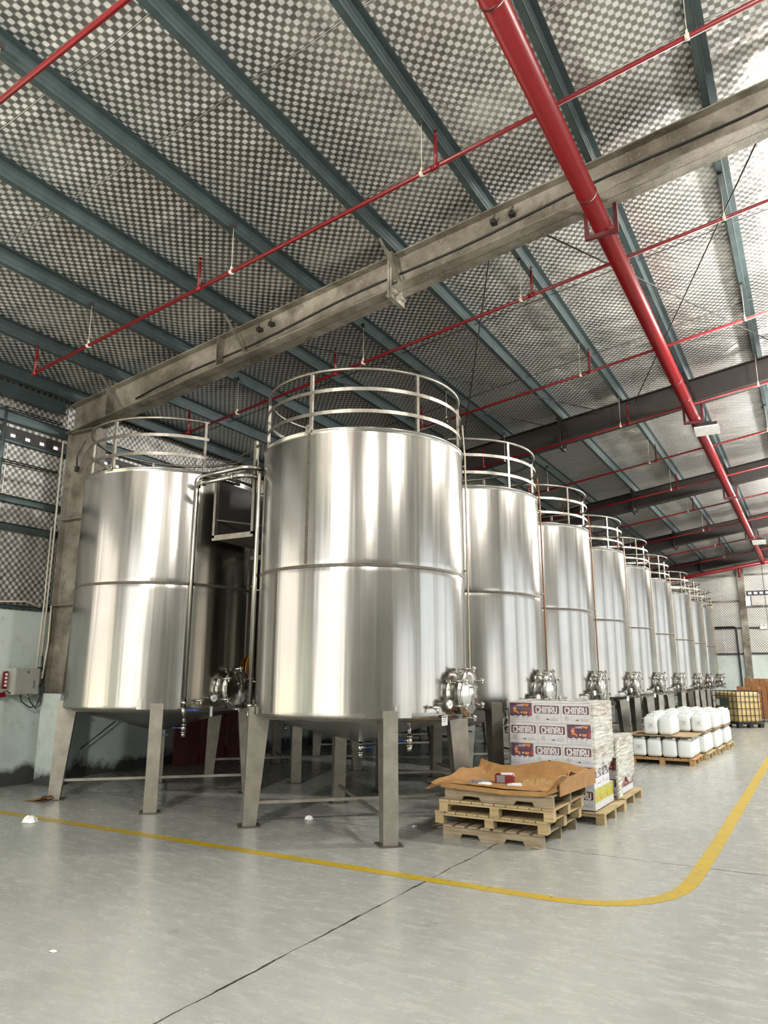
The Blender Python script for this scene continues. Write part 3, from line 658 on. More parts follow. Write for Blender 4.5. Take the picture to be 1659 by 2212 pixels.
pallet('block', 'pale wooden pallet third from the bottom of the empty pallet stack', (-3.08, 8.22, 0.250), rad(0.5), 1.26, 1.16, 'wood', 10)
pallet('stringer', 'grey weathered pallet under the cardboard tray on the stack', (-3.04, 8.25, 0.374), rad(-1.5), 1.22, 1.16, 'wood_o', 9)
# splintered stick
tag(MB().bar((-3.95, 7.95, .03), (-3.66, 8.08, .10), .035, .02).bar((-3.9, 7.98, .012), (-3.66, 8.0, .05), .03, .012).build('broken_slat', 'wood_o'), 'broken wooden slat leaning on the left foot of the pallet stack', 'wood scrap')

# cardboard tray with crumpled rim
def tray():
    r = thing('cardboard_tray', 'crumpled brown cardboard tray lying on the stack of empty pallets', 'cardboard', (-3.05, 8.25, 0.502))
    rnd = random.Random(3)
    W2, D2 = 0.66, 0.60; nx, ny = 26, 24; vs = []; fs = []
    def hgt(u, v):
        e = 0.0
        for dist, hh, wd in ((1-v, .19, .10), (1-u, .15, .09), (u, .07, .10), (v, .035, .07)):
            if dist < wd: e = max(e, hh*(1-dist/wd)**0.8)
        return e
    for j in range(ny+1):
        for i in range(nx+1):
            u, v = i/nx, j/ny
            x = (u-.5)*2*W2; y = (v-.5)*2*D2
            x += 0.03*math.sin(v*9)*(1 if u > .9 else 0); z = 0.006+hgt(u, v)*(0.9+0.22*math.sin(7*u+3*v)+.1*math.sin(17*v))
            if u < .12 and v > .3 and v < .75: z += .03*math.sin((v-.3)/.45*PI)
            if u < .04 and v < .3: z -= 0.05*(1-v/.3); x -= 0.10*(1-v/.3)
            z = max(z, 0.004) if u > .04 else z+0.01
            vs.append((x, y, z+rnd.uniform(-.004, .004)))
    for j in range(ny):
        for i in range(nx):
            b = j*(nx+1)+i; fs.append((b, b+1, b+nx+2, b+nx+1))
    o = MB().add(vs, fs, 0, False).build('tray_sheet', 'cardb', r)
    md = o.modifiers.new('thick', 'SOLIDIFY'); md.thickness = 0.008; md.offset = 1
    # right-hand folded box wall, front lip, left flap
    t = MB(); 
    t.bar((0.63, -0.44, .055), (0.72, .62, .075), .012, .165); t.build('side_wall', 'cardb', r)
    t = MB(); pts = [(-.64, -.60, .02), (-.3, -.635, .012), (.1, -.64, .0), (.5, -.62, .01), (.62, -.50, .05)]
    for p, q in zip(pts, pts[1:]): t.bar(p, q, .010, .045)
    t.build('front_lip', 'cardb', r)
    t = MB().add([(-.62, -.60, .04), (-.62, -.25, .06), (-.80, -.30, .04), (-.86, -.55, -.045), (-.80, -.62, -.03)], [(0, 1, 2, 3, 4)]); o = t.build('torn_flap', 'cardb', r)
    md = o.modifiers.new('thick', 'SOLIDIFY'); md.thickness = 0.008
    t = MB()
    for k in range(9):
        x = 0.28+.035*k; y = -.60+.012*k+rnd.uniform(-.02, .02); z = 0.075+rnd.uniform(-.01, .03); w = .06
        t.add([(x, y, z), (x+w, y+.01, z+rnd.uniform(-.015, .02)), (x+w*.9, y+.05, z+.05+rnd.uniform(0, .02)), (x+.01, y+.045, z+.045)], [(0, 1, 2, 3)])
    t.build('tape_strip', 'tape', r)
    return r
tray()
rb = thing('red_box', 'small open red box with white paper inside lying on the cardboard tray', 'box', (-3.16, 8.20, 0.515), rad(12))
t = MB()
for c, d in (((0, 0, .004), (.20, .13, .008)), ((0, -.065, .045), (.20, .006, .09)), ((0, .065, .045), (.20, .006, .09)), ((-.1, 0, .045), (.006, .13, .09)), ((.1, 0, .05), (.006, .13, .10))): t.box(c, d)
t.build('carton', 'red', rb)
MB().box((-.035, -.0695, .045), (.09, .002, .075), 0).build('printed_label', 'grey_ink', rb)
MB().box((.02, .01, .085), (.13, .08, .03), 0, .3).box((.08, -.03, .09), (.05, .04, .03), 0, .8).build('crumpled_paper', 'paper', rb)
for j, (x, y, z, w, d, a, mt, lb) in enumerate(((-3.42, 8.07, .520, .22, .16, .2, 'grey_ink', 'grey flat sheet lying left of the red box on the tray'), (-3.30, 7.96, .522, .14, .07, -.1, 'paper', 'pale paper strip lying in front of the red box'), (-2.98, 8.03, .525, .16, .09, .3, 'white', 'white wrapper lying right of the red box on the tray'))):
    tag(MB().box((0, 0, 0), (w, d, .012)).box((.01, .01, .010), (w*.7, d*.7, .01), 0, .3).build('paper_sheet', mt, None, (x, y, z)), lb, 'paper').rotation_euler = (0, 0, a)

# ------------------------------------------------------------------ printed cartons
GLY = {'C': ([[(.5, .74), (.5, .88), (.38, 1), (.14, 1), (.02, .86), (.02, .14), (.14, 0), (.38, 0), (.5, .12), (.5, .26)]], .62),
       'H': ([[(.04, 0), (.04, 1)], [(.46, 0), (.46, 1)], [(.04, .5), (.46, .5)]], .66), 'I': ([[(.06, 0), (.06, 1)]], .30),
       'n': ([[(.04, 0), (.04, 1)], [(.04, .86), (.24, .98), (.42, .84), (.42, 0)]], .62),
       'R': ([[(.04, 0), (.04, 1), (.36, 1), (.47, .86), (.47, .62), (.36, .48), (.04, .48)], [(.22, .48), (.48, 0)]], .66),
       'U': ([[(.04, 1), (.04, .16), (.16, 0), (.36, 0), (.46, .16), (.46, 1)]], .62)}
def stroke(t, pts, w, T, mat, z):
    for (x0, y0), (x1, y1) in zip(pts, pts[1:]):
        d = Vector((x1-x0, y1-y0)); L = d.length or 1; d /= L; n = Vector((-d.y, d.x))*w/2; e = d*w*0.38
        a, b = Vector((x0, y0))-e, Vector((x1, y1))+e
        t.add([(*(a-n), z), (*(b-n), z), (*(b+n), z), (*(a+n), z)], [(0, 1, 2, 3)], mat, False, T)
def word(t, s, x, y, h, wd, T, mat, z, sw=.17):
    tot = sum(GLY[c][1] for c in s)-.12; k = wd/tot
    for c in s:
        for pl in GLY[c][0]: stroke(t, [(x+px*k, y+py*h) for px, py in pl], sw*min(k, h)*1.12, T, mat, z)
        x += GLY[c][1]*k
def poly(t, pts, T, mat, z): t.add([(x, y, z) for x, y in pts], [tuple(range(len(pts)))], mat, False, T)
def rrect(x0, y0, x1, y1, r, n=4):
    out = []
    for cx, cy, a in ((x1-r, y0+r, -PI/2), (x1-r, y1-r, 0), (x0+r, y1-r, PI/2), (x0+r, y0+r, PI)):
        out += [(cx+r*math.cos(a+PI/2*k/n), cy+r*math.sin(a+PI/2*k/n)) for k in range(n+1)]
    return out
def circ(x, y, r, n=14, sx=1): return [(x+r*sx*math.cos(2*PI*k/n), y+r*math.sin(2*PI*k/n)) for k in range(n)]
CW, CD, CH_ = 0.368, 0.300, 0.243
def face_logo(t, T, w, h):      # slots 0 maroon, 1 white, 2 grey
    poly(t, rrect(.022, h*.47, w-.022, h*.87, .018), T, 0, .0008)
    word(t, 'CHInRU', .05, h*.525, h*.27, w-.10, T, 1, .0014, .235)
    for r0_, r1_ in ((.030, .026), (.017, .0)):
        pass
    for k in range(14):
        a = 2*PI*k/14; poly(t, circ(.065+.028*math.cos(a), h*.27+.028*math.sin(a), .0035, 6), T, 2, .0008)
    poly(t, circ(.065, h*.27, .018), T, 2, .0008); poly(t, circ(.065, h*.27, .013), T, 1, .0012); poly(t, circ(.065, h*.27, .007, 10, .5), T, 2, .0015)
    poly(t, rrect(w*.50, h*.165, w*.59, h*.225, .004), T, 0, .0008); poly(t, rrect(w*.465, h*.18, w*.50, h*.21, .002), T, 2, .0008)
    for k in range(6):
        for yy, hh in ((.15, .045), (.235, .03)):
            x = w*.64+k*w*.046; poly(t, [(x, h*yy), (x+w*.026, h*yy), (x+w*.026, h*(yy+hh)), (x, h*(yy+hh))], T, 2, .0008)
    poly(t, circ(w*.80, h*.35, .009), T, 2, .0008); poly(t, circ(w*.80, h*.35, .007), T, 1, .0011)
def face_scene(t, T, w, h, ground):   # ground slot: 3 purple or 4 lime
    edge = []
    n = 24
    for k in range(n+1): edge.append((w-.004-(w-.008)*k/n, h*.36-abs(math.sin(k/n*PI*4))*h*.045+(h*.02 if k % 6 == 0 else 0)))
    poly(t, [(.004, h-.004)]+[(x, y) for x, y in reversed(edge)]+[(w-.004, h-.004)], T, ground, .0008)
    poly(t, [(w*.52, h*.93), (w*.88, h*.93), (w*.82, h*.80), (w*.68, h*.86)], T, 5, .0012)
    word(t, 'CHInRU', w*.36, h*.82, h*.075, w*.28, T, 1, .0016, .2)
    poly(t, circ(w*.24, h*.70, w*.075), T, 6, .0012); poly(t, circ(w*.27, h*.78, w*.05), T, 6, .0012)
    poly(t, [(w*.19, h*.62), (w*.29, h*.60), (w*.40, h*.54), (w*.43, h*.42), (w*.36, h*.42), (w*.34, h*.49), (w*.19, h*.50)], T, 5, .0012)
    poly(t, [(w*.60, h*.55), (w*.82, h*.55), (w*.78, h*.43), (w*.64, h*.43)], T, 5, .0012); poly(t, circ(w*.54, h*.50, w*.035), T, 1, .0012)
    poly(t, [(w*.88, h*.40), (w*.97, h*.40), (w*.965, h*.56), (w*.94, h*.62), (w*.94, h*.72), (w*.91, h*.72), (w*.91, h*.62), (w*.885, h*.56)], T, 7, .0012)
    for k in range(4): poly(t, rrect(w*(.14+.2*k), h*.25, w*(.25+.2*k), h*.28, .002), T, 2, .0012)
    for k in range(7): poly(t, rrect(w*(.14+.1*k), h*.13, w*(.19+.1*k), h*.16, .002), T, 2, .0012)
    poly(t, rrect(w*.05, h*.05, w*.95, h*.06, .001), T, 2, .0012)
INK = ['mar_ink', 'cart', 'grey_ink', 'pur_ink', 'lime_ink', 'ora_ink', 'pink_ink', 'red_ink']
def carton_proto(ground):
    r = thing('carton', 'x', 'carton', group='printed white cartons')
    g = 0.0015
    t = MB().box((0, 0, CH_/2), (CW-2*g, CD-2*g, CH_-g)); t.build('box', 'cart', r)
    x, y = CW/2-g, CD/2-g
    F = Matrix(((1, 0, 0, -x), (0, 0, -1, -y), (0, 1, 0, 0), (0, 0, 0, 1)))          # front -y
    B = Matrix(((-1, 0, 0, x), (0, 0, 1, y), (0, 1, 0, 0), (0, 0, 0, 1)))
    Rr = Matrix(((0, 0, 1, x), (1, 0, 0, -y), (0, 1, 0, 0), (0, 0, 0, 1)))
    Lf = Matrix(((0, 0, -1, -x), (-1, 0, 0, y), (0, 1, 0, 0), (0, 0, 0, 1)))
    t = MB(); face_logo(t, F, 2*x, CH_); face_logo(t, B, 2*x, CH_); t.build('logo_print', INK, r)
    t = MB(); face_scene(t, Rr, 2*y, CH_, ground); face_scene(t, Lf, 2*y, CH_, ground); t.build('picture_print', INK, r)
    MB().box((0, 0, CH_+.0003), (CW-.004, .05, .0012)).build('tape', 'tape', r)
    return r
cA = carton_proto(3); cB = carton_proto(4); used = set()
def put_carton(proto, loc, rz, lb):
    if proto.name not in used: used.add(proto.name); proto.location = loc; proto.rotation_euler = (0, 0, rz); proto['label'] = lb; return proto
    return dup(proto, loc, rz, lb)
BX0, BY0, BZ0 = -3.455, 9.19, 0.134
pallet('block', 'pale wooden pallet under the taller stack of printed cartons', (-2.89, 9.68, 0), 0, 1.16, 1.12, 'wood', 9)
pallet('block', 'pale wooden pallet under the lower stack of printed cartons', (-2.93, 10.93, 0), 0, 1.16, 1.12, 'wood', 9)
ROWN = ['bottom', 'second lowest', 'middle', 'second highest', 'top']
def carton_stack(x0, y0, nrows, nm):
    for rw in range(nrows):
        z = BZ0+rw*(CH_+0.001); first = rw % 2 == 0
        xs = [('s', 0), ('l', CD), ('l', CD+CW)] if first else [('l', 0), ('l', CW), ('s', 2*CW)]
        jit = random.uniform(-.006, .006)
        rowname = ROWN[rw] if nrows == 5 else ['bottom', 'middle', 'top'][rw]
        for ci, (kd, x) in enumerate(xs):
            nd = 3 if kd == 'l' else 2
            dep = CD if kd == 'l' else CW
            for dd in range(nd):
                w = CW if kd == 'l' else CD
                pr = cB if (rw == 0 and nm == 'taller') else cA
                lb = f'{"logo side" if kd == "l" else "picture side"} white carton, {nm} stack, {rowname} layer, {["left", "middle", "right"][ci]}, {["front", "second", "back"][dd]} row'
                put_carton(pr, (x0+x+w/2+jit, y0+dep/2+dd*dep, z), 0 if kd == 'l' else PI/2, lb)
carton_stack(BX0, BY0, 5, 'taller'); carton_stack(-3.47, 10.42, 3, 'lower')
# stretch film round the stacks
def film(name, label, x0, x1, y0, y1, z0, z1, skirt=0.0):
    rnd = random.Random(5); t = MB(); n = 30; m_ = 26
    ring = [(x0, y0), (x1, y0), (x1, y1), (x0, y1)]; per = []
    for (ax, ay), (bx_, by_) in zip(ring, ring[1:]+ring[:1]):
        for k in range(n): per.append((ax+(bx_-ax)*k/n, ay+(by_-ay)*k/n))
    N = len(per); vs = []; fs = []
    for j in range(m_+1):
        for k, (x, y) in enumerate(per):
            o = rnd.uniform(0, .007); cx, cy = (x0+x1)/2, (y0+y1)/2
            zb = z0+.05*math.sin(k*.35)*skirt; vs.append((x+(o if x > cx else -o), y+(o if y > cy else -o), zb+(z1-zb)*j/m_))
    for j in range(m_):
        for k in range(N): fs.append((j*N+k, j*N+(k+1) % N, (j+1)*N+(k+1) % N, (j+1)*N+k))
    t.add(vs, fs, 0, True); t.mi = [1 if i % N < n-1 else 0 for i in range(len(fs))]
    # folded-in top edge
    vs = []
    for s_ in range(3):
        for k, (x, y) in enumerate(per):
            f = s_*0.16; cx, cy = (x0+x1)/2, (y0+y1)/2; vs.append((x+(cx-x)*f, y+(cy-y)*f, z1+rnd.uniform(0, .014)))
    t.add(vs, [(s_*N+k, s_*N+(k+1) % N, (s_+1)*N+(k+1) % N, (s_+1)*N+k) for s_ in range(2) for k in range(N)], 0, True)
    return tag(t.build(name, ['film', 'film_c']), label, 'plastic film', 'stretch film wraps')
film('stretch_film', 'shiny wrinkled stretch film around the taller carton stack', -3.475, -2.395, 9.178, 10.115, .62, 1.362, 1)
film('stretch_film', 'shiny wrinkled stretch film around the lower carton stack', -3.49, -2.41, 10.405, 11.345, .30, .872, 1)
t = MB(); 
for k in range(14):
    z = .16+.05*k; t.tube([(-2.37+.01*math.sin(k), 10.13, z), (-2.36+.012*math.cos(k*2), 10.22, z+.03), (-2.38, 10.34, z+.01)], .018, 6)
tag(t.build('stretch_film_tail', 'film'), 'loose bunched tail of stretch film between the two carton stacks', 'plastic film')

# ------------------------------------------------------------------ jerrycans
def rounded(bx, by, bz, r, seg=3):
    bm = bmesh.new(); bmesh.ops.create_cube(bm, size=1)
    for v in bm.verts: v.co = Vector((v.co.x*bx, v.co.y*by, v.co.z*bz))
    bmesh.ops.bevel(bm, geom=list(bm.edges), offset=r, segments=seg, profile=0.5, affect='EDGES'); return bm
def jerry_proto():
    r = thing('jerrycan', 'x', 'jerrycan', group='white jerrycans')
    bm = rounded(.278, .264, .345, .058, 4)
    for v in bm.verts:
        v.co.z += .1725
        if v.co.z > .26: k = (v.co.z-.26)/.08; v.co.x *= 1-.10*k; v.co.y *= 1-.10*k
    for f in bm.faces: f.smooth = True
    me = bpy.data.meshes.new('body'); bm.to_mesh(me); bm.free(); me.materials.append(M['can']); o = bpy.data.objects.new('body', me); COL.objects.link(o); o.parent = r
    MB().tube([(-.085, .01, .325), (-.07, .01, .368), (.0, .01, .374), (.03, .01, .36), (.045, .01, .325)], .016, 8).build('handle', 'can', r)
    MB().lathe([(.034, .325), (.034, .362), (.028, .368), (.001, .368)], 14, 0, Matrix.Translation((.085, -.06, 0))).build('cap', 'white', r)
    return r
jp = jerry_proto(); jn = [0]
def sticker(root, side):
    t = MB()
    if side == 'f': T = Matrix(((1, 0, 0, 0), (0, 0, -1, -.1325), (0, 1, 0, .17), (0, 0, 0, 1)))
    poly(t, [(-.04, -.045), (.055, -.045), (.055, .045), (-.04, .045)], T, 0, .0); poly(t, [(-.034, -.039), (.049, -.039), (.049, .039), (-.034, .039)], T, 1, .0006)
    for q in range(3): poly(t, [(-.02, -.02+.018*q), (.035, -.02+.018*q), (.035, -.01+.018*q), (-.02, -.01+.018*q)], T, 0, .0012)
    t.build('printed_label', ['grey_ink', 'paper'], root)
def put_can(x, y, z, lb, rz=0.0, st=False):
    if jn[0] == 0: o = jp; o.location = (x, y, z); o['label'] = lb
    else: o = dup(jp, (x, y, z), rz, lb, skip=('printed_label',))
    jn[0] += 1; CANS.append((o, st)); return o
CANS = []; CZ0, CZ1 = 0.133, 0.545
PN = ['nearest', 'second nearest', 'second farthest', 'farthest']
PXY = [(-2.80, 16.28), (-2.70, 17.55), (-2.63, 18.82), (-2.56, 20.09)]
for k, (px, py) in enumerate(PXY):
    pallet('block', f'{PN[k]} wooden pallet loaded with jerrycans', (px, py, 0), 0, 1.20, 1.16, 'wood_t' if k == 0 else 'wood', 9)
    tag(MB().box((0, 0, 0), (1.26 if k == 0 else 1.16, 1.16, .012)).build('plywood_sheet', 'ply', None, (px-.02, py, CZ0+.40)), f'plywood sheet between the two jerrycan layers on the {PN[k]} jerrycan pallet', 'plywood sheet')
    for lay in (0, 1):
        for j in range(4):
            for i in range(4):
                if lay == 0 and k > 0 and i < 3 and j > 0: continue        # buried inside the load
                if lay == 1 and k == 0 and (i in (0, 3) or j == 3): continue
                x = px-.43+.287*i+(-.05 if lay and k == 0 else 0); y = py-.41+.274*j+(.05 if lay and k == 0 else 0)
                lb = f'white jerrycan, {PN[k]} pallet, {"upper" if lay else "lower"} layer, row {ORD[j]} from the front, {ORD[i]} from left'
                put_can(x+random.uniform(-.004, .004), y, CZ1 if lay else CZ0, lb, 0, (k, lay, i, j) in ((0, 0, 0, 0), (0, 1, 1, 0), (1, 1, 3, 0), (1, 1, 2, 0)))
for o, st in CANS:
    if st: sticker(o, 'f')

# ------------------------------------------------------------------ bulk container and far cartons
ib = thing('bulk_container', 'caged amber liquid bulk container on a black pallet near the end wall', 'container', (-2.42, 27.63, 0), rad(44))
bm = rounded(.94, 1.14, .98, .09)
for v in bm.verts: v.co += Vector((.5, .6, .66))
for f in bm.faces: f.smooth = True
me = bpy.data.meshes.new('inner_tank'); bm.to_mesh(me); bm.free(); me.materials.append(M['ibc']); o = bpy.data.objects.new('inner_tank', me); COL.objects.link(o); o.parent = ib
def cage(p, q, n, nm):
    p, q = Vector(p), Vector(q); t = MB()
    for k in range(n+1): a = p+(q-p)*k/n; t.bar(a+Vector((0, 0, .15)), a+Vector((0, 0, 1.18)), .018, .018)
    for z in (.17, .40, .62, .84, 1.02, 1.18): t.bar(p+Vector((0, 0, z)), q+Vector((0, 0, z)), .018, .018)
    t.build('cage_side', 'dark', ib)
cage((0, 0, 0), (1, 0, 0), 6, ''); cage((0, 0, 0), (0, 1.2, 0), 6, ''); cage((1, 0, 0), (1, 1.2, 0), 6, ''); cage((0, 1.2, 0), (1, 1.2, 0), 6, '')
t = MB().box((.5, .6, .125), (1.0, 1.2, .03))
for x in (.08, .5, .92):
    for y in (.08, .6, 1.12): t.box((x, y, .055), (.14, .14, .11))
t.build('base_pallet', 'black', ib)
MB().box((-.012, .62, .82), (.006, .44, .26)).build('placard', 'green_ink', ib); MB().box((-.016, .93, .80), (.006, .18, .2)).build('white_card', 'paper', ib)
MB().lathe([(.11, 1.13), (.11, 1.19), (.001, 1.19)], 16, 0, Matrix.Translation((.5, .6, 0))).build('lid', 'black', ib)
pallet('block', 'wooden pallet under the brown cartons near the end wall', (-1.75, 32.5, 0), 0, 2.1, 1.2, 'wood_o', 12)
cr = None
for lev in range(5):
    n = 4 if lev < 4 else 3
    for i in range(n):
        x = -2.52+.52*i+(0.30 if lev == 4 else 0); lb = f'brown kraft carton near the end wall, {["bottom", "second", "third", "fourth", "top"][lev]} level, {ORD[i]} from left'
        if cr is None:
            cr = thing('brown_carton', lb, 'carton', (x, 32.3, .13+.29*lev), 0, 'brown cartons at the end wall')
            MB().box((0, 0, .1435), (.505, .5, .287)).build('box', 'cardd', cr); MB().box((0, 0, .2878), (.50, .06, .001)).box((0, -.2508, .24), (.06, .001, .09)).build('tape', 'tape', cr)
            t = MB()
            for dx in (-.1, .1): t.prism(circ(dx, .13, .02), 0, .001, Matrix(((1, 0, 0, 0), (0, 0, -1, -.2508), (0, 1, 0, 0), (0, 0, 0, 1))))
            t.build('hand_hole', 'dark', cr)
        else: dup(cr, (x, 32.3, .13+.29*lev), random.uniform(-.02, .02), lb)

# ------------------------------------------------------------------ left wall fittings
for k, (z, h, d) in enumerate(((3.94, .10, .08), (4.38, .10, .08), (2.70, .05, .06), (5.70, .16, .10), (5.32, .05, .06))):
    t = MB().box((XL+.0+d/2, (4.5+YF)/2, z), (.006, YF-4.5, h)).box((XL+d/2, (4.5+YF)/2, z+h/2), (d, YF-4.5, .006)).box((XL+d/2, (4.5+YF)/2, z-h/2), (d, YF-4.5, .006))
    tag(t.build('wall_girt', 'galv'), f'horizontal steel girt on the left wall, {["third", "fourth", "lowest", "highest", "second highest"][k] if k != 0 else "third from the floor"}' if k != 1 else 'horizontal steel girt on the left wall, midway above the lower two', 'girt', 'left wall girts')
tag(MB().box((XL+.12, (4.5+7.6)/2, RZ(-10.7)-.10), (.02, 3.1, .22)).box((XL+.16, (4.5+7.6)/2, RZ(-10.7)-.21), (.08, 3.1, .01)).build('eave_beam', 'galv'), 'grey steel eave beam along the top of the left wall in front of the column', 'beam')
for j, (dy, x, z0, z1, r_, lb) in enumerate(((7.62, -10.73, 1.95, 5.55, .016, 'tall cream conduit on the left wall beside the column, ending by the roof beam'), (7.56, -10.72, 1.55, 4.05, .014, 'shorter cream conduit on the left wall beside the column'), (7.66, -10.66, 1.60, 2.75, .014, 'shortest cream conduit curving down beside the column'))):
    tag(MB().tube([(x, dy, z1), (x, dy+.01, (z0+z1)/2), (x+.01, dy-.02*j, z0)], r_, 8).build('conduit', 'pvc'), lb, 'conduit', 'wall conduits')
tag(MB().tube([(XL+.05, 6.6, 4.3), (XL+.05, 6.6, 5.86)], .028, 10).build('wall_pipe', 'galv'), 'upright grey pipe on the upper left wall at the picture edge', 'pipe')
tag(MB().tube([(XL+.03, 4.6, 2.72), (XL+.04, 6.6, 2.74), (XL+.06, 7.3, 2.80), (XL+.10, 7.52, 2.72)], .014, 8).build('conduit', 'pvc'), 'cream conduit lying along the top of the mint wall', 'conduit', 'wall conduits')
for j, (za, zb) in enumerate(((5.88, 5.86), (5.82, 5.83), (5.02, 5.0), (4.95, 4.98))):
    tag(MB().tube([(XL+.06, 4.6, za), (XL+.07, 6.4, (za+zb)/2-.03), (XL+.08, 7.6, zb)], .009, 6).build('wall_cable', 'black'), f'black cable strung along the upper left wall, {["topmost", "second", "third", "lowest"][j]} of four', 'cable', 'upper wall cables')
eb = thing('electrical_cabinet', 'grey electrical cabinet on the mint left wall beside the column', 'electrical cabinet', (XL, 7.36, 1.56))
MB().box((.10, 0, 0), (.20, .42, .40)).build('cabinet_body', 'box_enam', eb)
d = MB().box((.207, 0, 0), (.014, .40, .38)).build('cabinet_door', 'box_enam', eb)
MB().lathe([(.014, 0), (.014, .006), (.001, .006)], 12, 0, Matrix.Translation((.214, .0, .14)) @ Matrix.Rotation(PI/2, 4, 'Y')).build('lock', 'dark', d)
MB().box((.215, .12, -.05), (.002, .035, .12)).build('printed_label', 'grey_ink', d)
ps = thing('power_strip', 'red power strip with white sockets hanging left of the electrical cabinet', 'power strip', (XL+.10, 7.06, 1.58), 0)
MB().box((0, 0, 0), (.045, .065, .26)).build('strip_body', 'red', ps)
for k in range(4): MB().box((.024, 0, .085-.055*k), (.004, .04, .036)).build('socket', 'white', ps)
pl = thing('cable_plug', 'red plug socket hanging on a cable below the power strip', 'plug', (XL+.09, 7.04, 1.36))
MB().box((0, 0, 0), (.06, .09, .07)).build('plug_body', 'red', pl); MB().tube([(0, .0, .03), (.03, .05, .06), (.05, .10, .02), (.03, .14, .01)], .009, 6).build('plug_lead', 'black', pl)
tag(MB().tube([(XL+.1, 7.05, 1.70), (XL+.09, 6.99, 1.70), (XL+.08, 6.96, 1.55), (XL+.08, 7.0, 1.38)], .007, 6).build('thin_lead', 'pvc'), 'thin cream lead looping left of the red power strip', 'cable')
def coil(cy, cz, ry, rz_, x, a0, a1, n=30): return [(x, cy+ry*math.cos(a0+(a1-a0)*k/n), cz+rz_*math.sin(a0+(a1-a0)*k/n)) for k in range(n+1)]
tag(MB().tube(coil(7.60, 1.62, .085, .15, XL+.14, 0.4, 2*PI*2+.6, 60), .011, 6).build('coiled_cable', 'black'), 'black cable coil hung between electrical cabinet and column', 'cable')
for j, pts in enumerate(([(XL+.1, 7.34, 1.36), (XL+.12, 7.36, 1.25), (XL+.14, 7.5, 1.16), (XL+.15, 7.60, 1.18), (XL+.15, 7.65, 1.32), (XL+.14, 7.665, 1.6), (XL+.12, 7.64, 2.0)], [(XL+.1, 7.46, 1.36), (XL+.14, 7.5, 1.24), (XL+.18, 7.58, 1.14), (XL+.19, 7.64, 1.2), (XL+.18, 7.67, 1.45), (XL+.16, 7.655, 1.9)], [(XL+.1, 7.40, 1.36), (XL+.13, 7.46, 1.33), (XL+.15, 7.58, 1.45), (XL+.15, 7.64, 1.7)])):
    tag(MB().tube(pts, .010 if j < 2 else .012, 6).build('drooping_cable', 'black' if j < 2 else 'pvc'), ['outer black cable drooping under the electrical cabinet', 'inner black cable drooping from cabinet to the column', 'cream cable running from under the cabinet to the column'][j], 'cable')
# maroon boards behind the left tank
for k in range(3):
    y = 10.72+.66*k
    tag(MB().box((0, 0, .95), (.05, .64, 1.9)).box((.028, 0, .95), (.008, .02, 1.86)).build('maroon_board', 'maroon', None, (-10.50+.06*k, y, 0)), f'tall maroon board standing by the left wall behind the left tank, {ORD[k]} from the front', 'board', 'maroon boards')
tag(MB().tube([(XL+.08, 8.55, .45), (XL+.10, 9.6, 1.1)], .012, 6).build('wall_rod', 'dark'), 'thin dark rod slanting across the mint wall behind the left tank', 'rod')

# ------------------------------------------------------------------ end wall fittings
tag(MB().box((-2.80, YF-.10, 3.5), (.30, .16, 7.0)).build('end_wall_column', 'fire'), 'brown stained column on the far end wall', 'column')
for k, (x0, x1, z, lb) in enumerate(((XL, -2.96, 3.93, 'dark girt on the end wall left of the column, at mid height'), (-2.64, 3, 3.93, 'dark girt on the end wall right of the column, at mid height'), (XL, -2.96, 5.24, 'brown girt on the end wall left of the column, upper'), (-2.64, 3, 4.95, 'brown girt on the end wall right of the column, below the white lamp'), (XL, -2.96, 6.5, 'brown girt on the end wall left of the column, highest'), (-2.64, 3, 6.5, 'brown girt on the end wall right of the column, highest'), (XL, -2.96, 2.70, 'dark ledge on top of the mint wall left of the end column'), (-2.64, 3, 2.72, 'dark ledge on top of the mint wall right of the end column'))):
    tag(MB().box(((x0+x1)/2, YF-.04, z), (x1-x0, .06, .08)).box(((x0+x1)/2, YF-.07, z+.04), (x1-x0, .02, .02)).build('wall_girt', 'dark' if k in (0, 1, 6, 7) else 'fire'), lb, 'girt', 'end wall girts')
tag(MB().tube([(-4.6, YF-.12, 3.99), (-3.28, YF-.12, 3.99), (-3.21, YF-.12, 3.95), (-3.20, YF-.12, 3.85), (-3.16, YF-.12, 1.3), (-3.16, YF-.12, .0)], .04, 8).build('drain_pipe', 'black'), 'black pipe turning down the end wall left of the column', 'pipe')
wl = thing('wall_lamp', 'white rectangular lamp on the end wall beside the column', 'lamp', (-2.58, YF-.10, 5.20))
MB().box((0, 0, 0), (.24, .10, .40)).build('diffuser', 'lit', wl); MB().box((.15, .02, 0), (.05, .08, .46)).build('side_frame', 'dark', wl)
el = thing('emergency_light', 'twin head emergency light on the end wall at the right picture edge', 'lamp', (-2.0, YF-.12, 3.93))
MB().box((0, 0, 0), (.32, .10, .12)).build('battery_box', 'white', el)
for s_ in (-1, 1): MB().lathe([(.001, -.06), (.055, -.05), (.06, .02), (.001, .03)], 14, 0, Matrix.Translation((s_*.09, -.02, .12)) @ Matrix.Rotation(PI/2, 4, 'X')).build('lamp_head', 'lens', el)
tag(MB().tube([(-1.82, YF-.10, 6.9), (-1.78, YF-.10, 3.2)], .012, 6).build('wall_cable', 'black'), 'thin black cable hanging down the end wall at the right', 'cable')

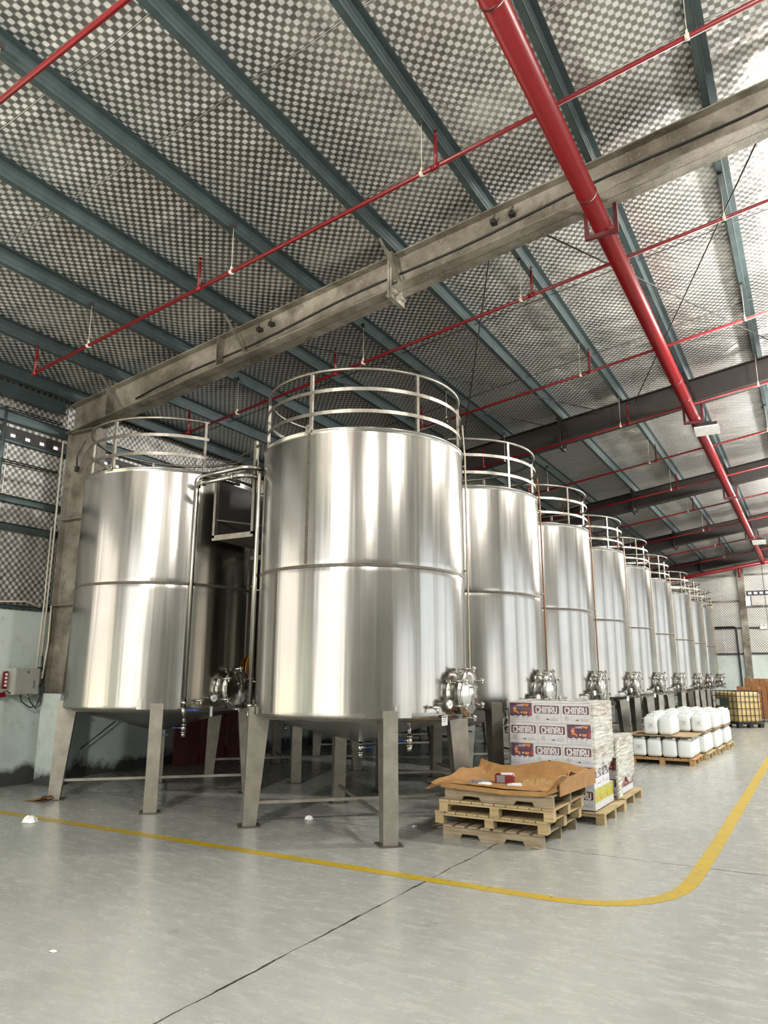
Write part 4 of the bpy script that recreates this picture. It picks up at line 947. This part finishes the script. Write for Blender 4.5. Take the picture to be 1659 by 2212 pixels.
# ------------------------------------------------------------------ floor line and litter
path = [(-10.7, 6.03), (-2.1, 6.03), (-1.94, 6.035), (-1.77, 6.06), (-1.61, 6.11), (-1.46, 6.20), (-1.32, 6.34), (-1.21, 6.52), (-1.14, 6.73), (-1.105, 6.96), (-1.09, 7.32), (-1.075, 8.66), (-1.06, 15), (-1.04, 38)]
vs = []; fs = []
for k, (x, y) in enumerate(path):
    a = Vector(path[max(k-1, 0)]); b = Vector(path[min(k+1, len(path)-1)]); d = (b-a).normalized(); n = Vector((-d.y, d.x))*.066
    for s_ in (1, -1): vs += [(x+n.x*s_, y+n.y*s_, .0015)]
for k in range(len(path)-1): fs.append((2*k, 2*k+1, 2*k+3, 2*k+2))
o = MB().add(vs, fs).build('floor_line', 'yellow'); tag(o, 'worn yellow line painted on the concrete floor, curving round in front of the tanks', 'floor marking')
def scrap(name, label, loc, s_, mat, seed, cat='litter'):
    rnd = random.Random(seed); t = MB(); n = 7; vs = []
    for j in range(n+1):
        for i in range(n+1):
            u, v = i/n-.5, j/n-.5; k = max(0, 1-4*(u*u+v*v)*1.0)
            vs.append((u*s_[0]*(1+rnd.uniform(-.15, .15)), v*s_[1]*(1+rnd.uniform(-.15, .15)), .003+max(0, k**.5*s_[2]*rnd.uniform(.55, 1))))
    t.add(vs, [(j*(n+1)+i, j*(n+1)+i+1, (j+1)*(n+1)+i+1, (j+1)*(n+1)+i) for j in range(n) for i in range(n)], 0, False)
    return tag(t.build(name, mat, None, loc), label, cat)
scrap('plastic_scrap', 'crumpled white plastic bag on the floor by the yellow line at left', (-8.10, 5.83, 0), (.17, .15, .09), 'bag', 1)
scrap('plastic_scrap', 'small white plastic scrap on the floor under the nearest tank', (-5.43, 7.64, 0), (.11, .08, .05), 'bag', 2)
scrap('plastic_scrap', 'tiny white scrap on the floor left of the pallet stack', (-4.15, 7.9, 0), (.05, .04, .02), 'bag', 4)
scrap('paper_scrap', 'tiny white paper crumb on the floor at lower left', (-4.30, 3.35, 0), (.05, .03, .01), 'paper', 5)
scrap('dirt_clod', 'brown crumb of dirt at the right front foot of the pallet stack', (-2.62, 7.60, 0), (.10, .06, .03), 'wood_o', 6)
cs = thing('cardboard_piece', 'folded piece of brown cardboard beside the left tank front foot', 'cardboard', (-9.32, 6.84, 0), rad(8))
t = MB(); pts = [(-.16, .004), (0, .008), (.10, .025), (.17, .055), (.19, .035), (.15, .012), (.05, .004)]
for (a, z0), (b, z1) in zip(pts, pts[1:]): t.add([(a, -.14, z0), (b, -.14, z1*1.5), (b, .14, z1), (a, .14, z0)], [(0, 1, 2, 3)], 0, True)
t.build('folded_sheet', 'cardb', cs)
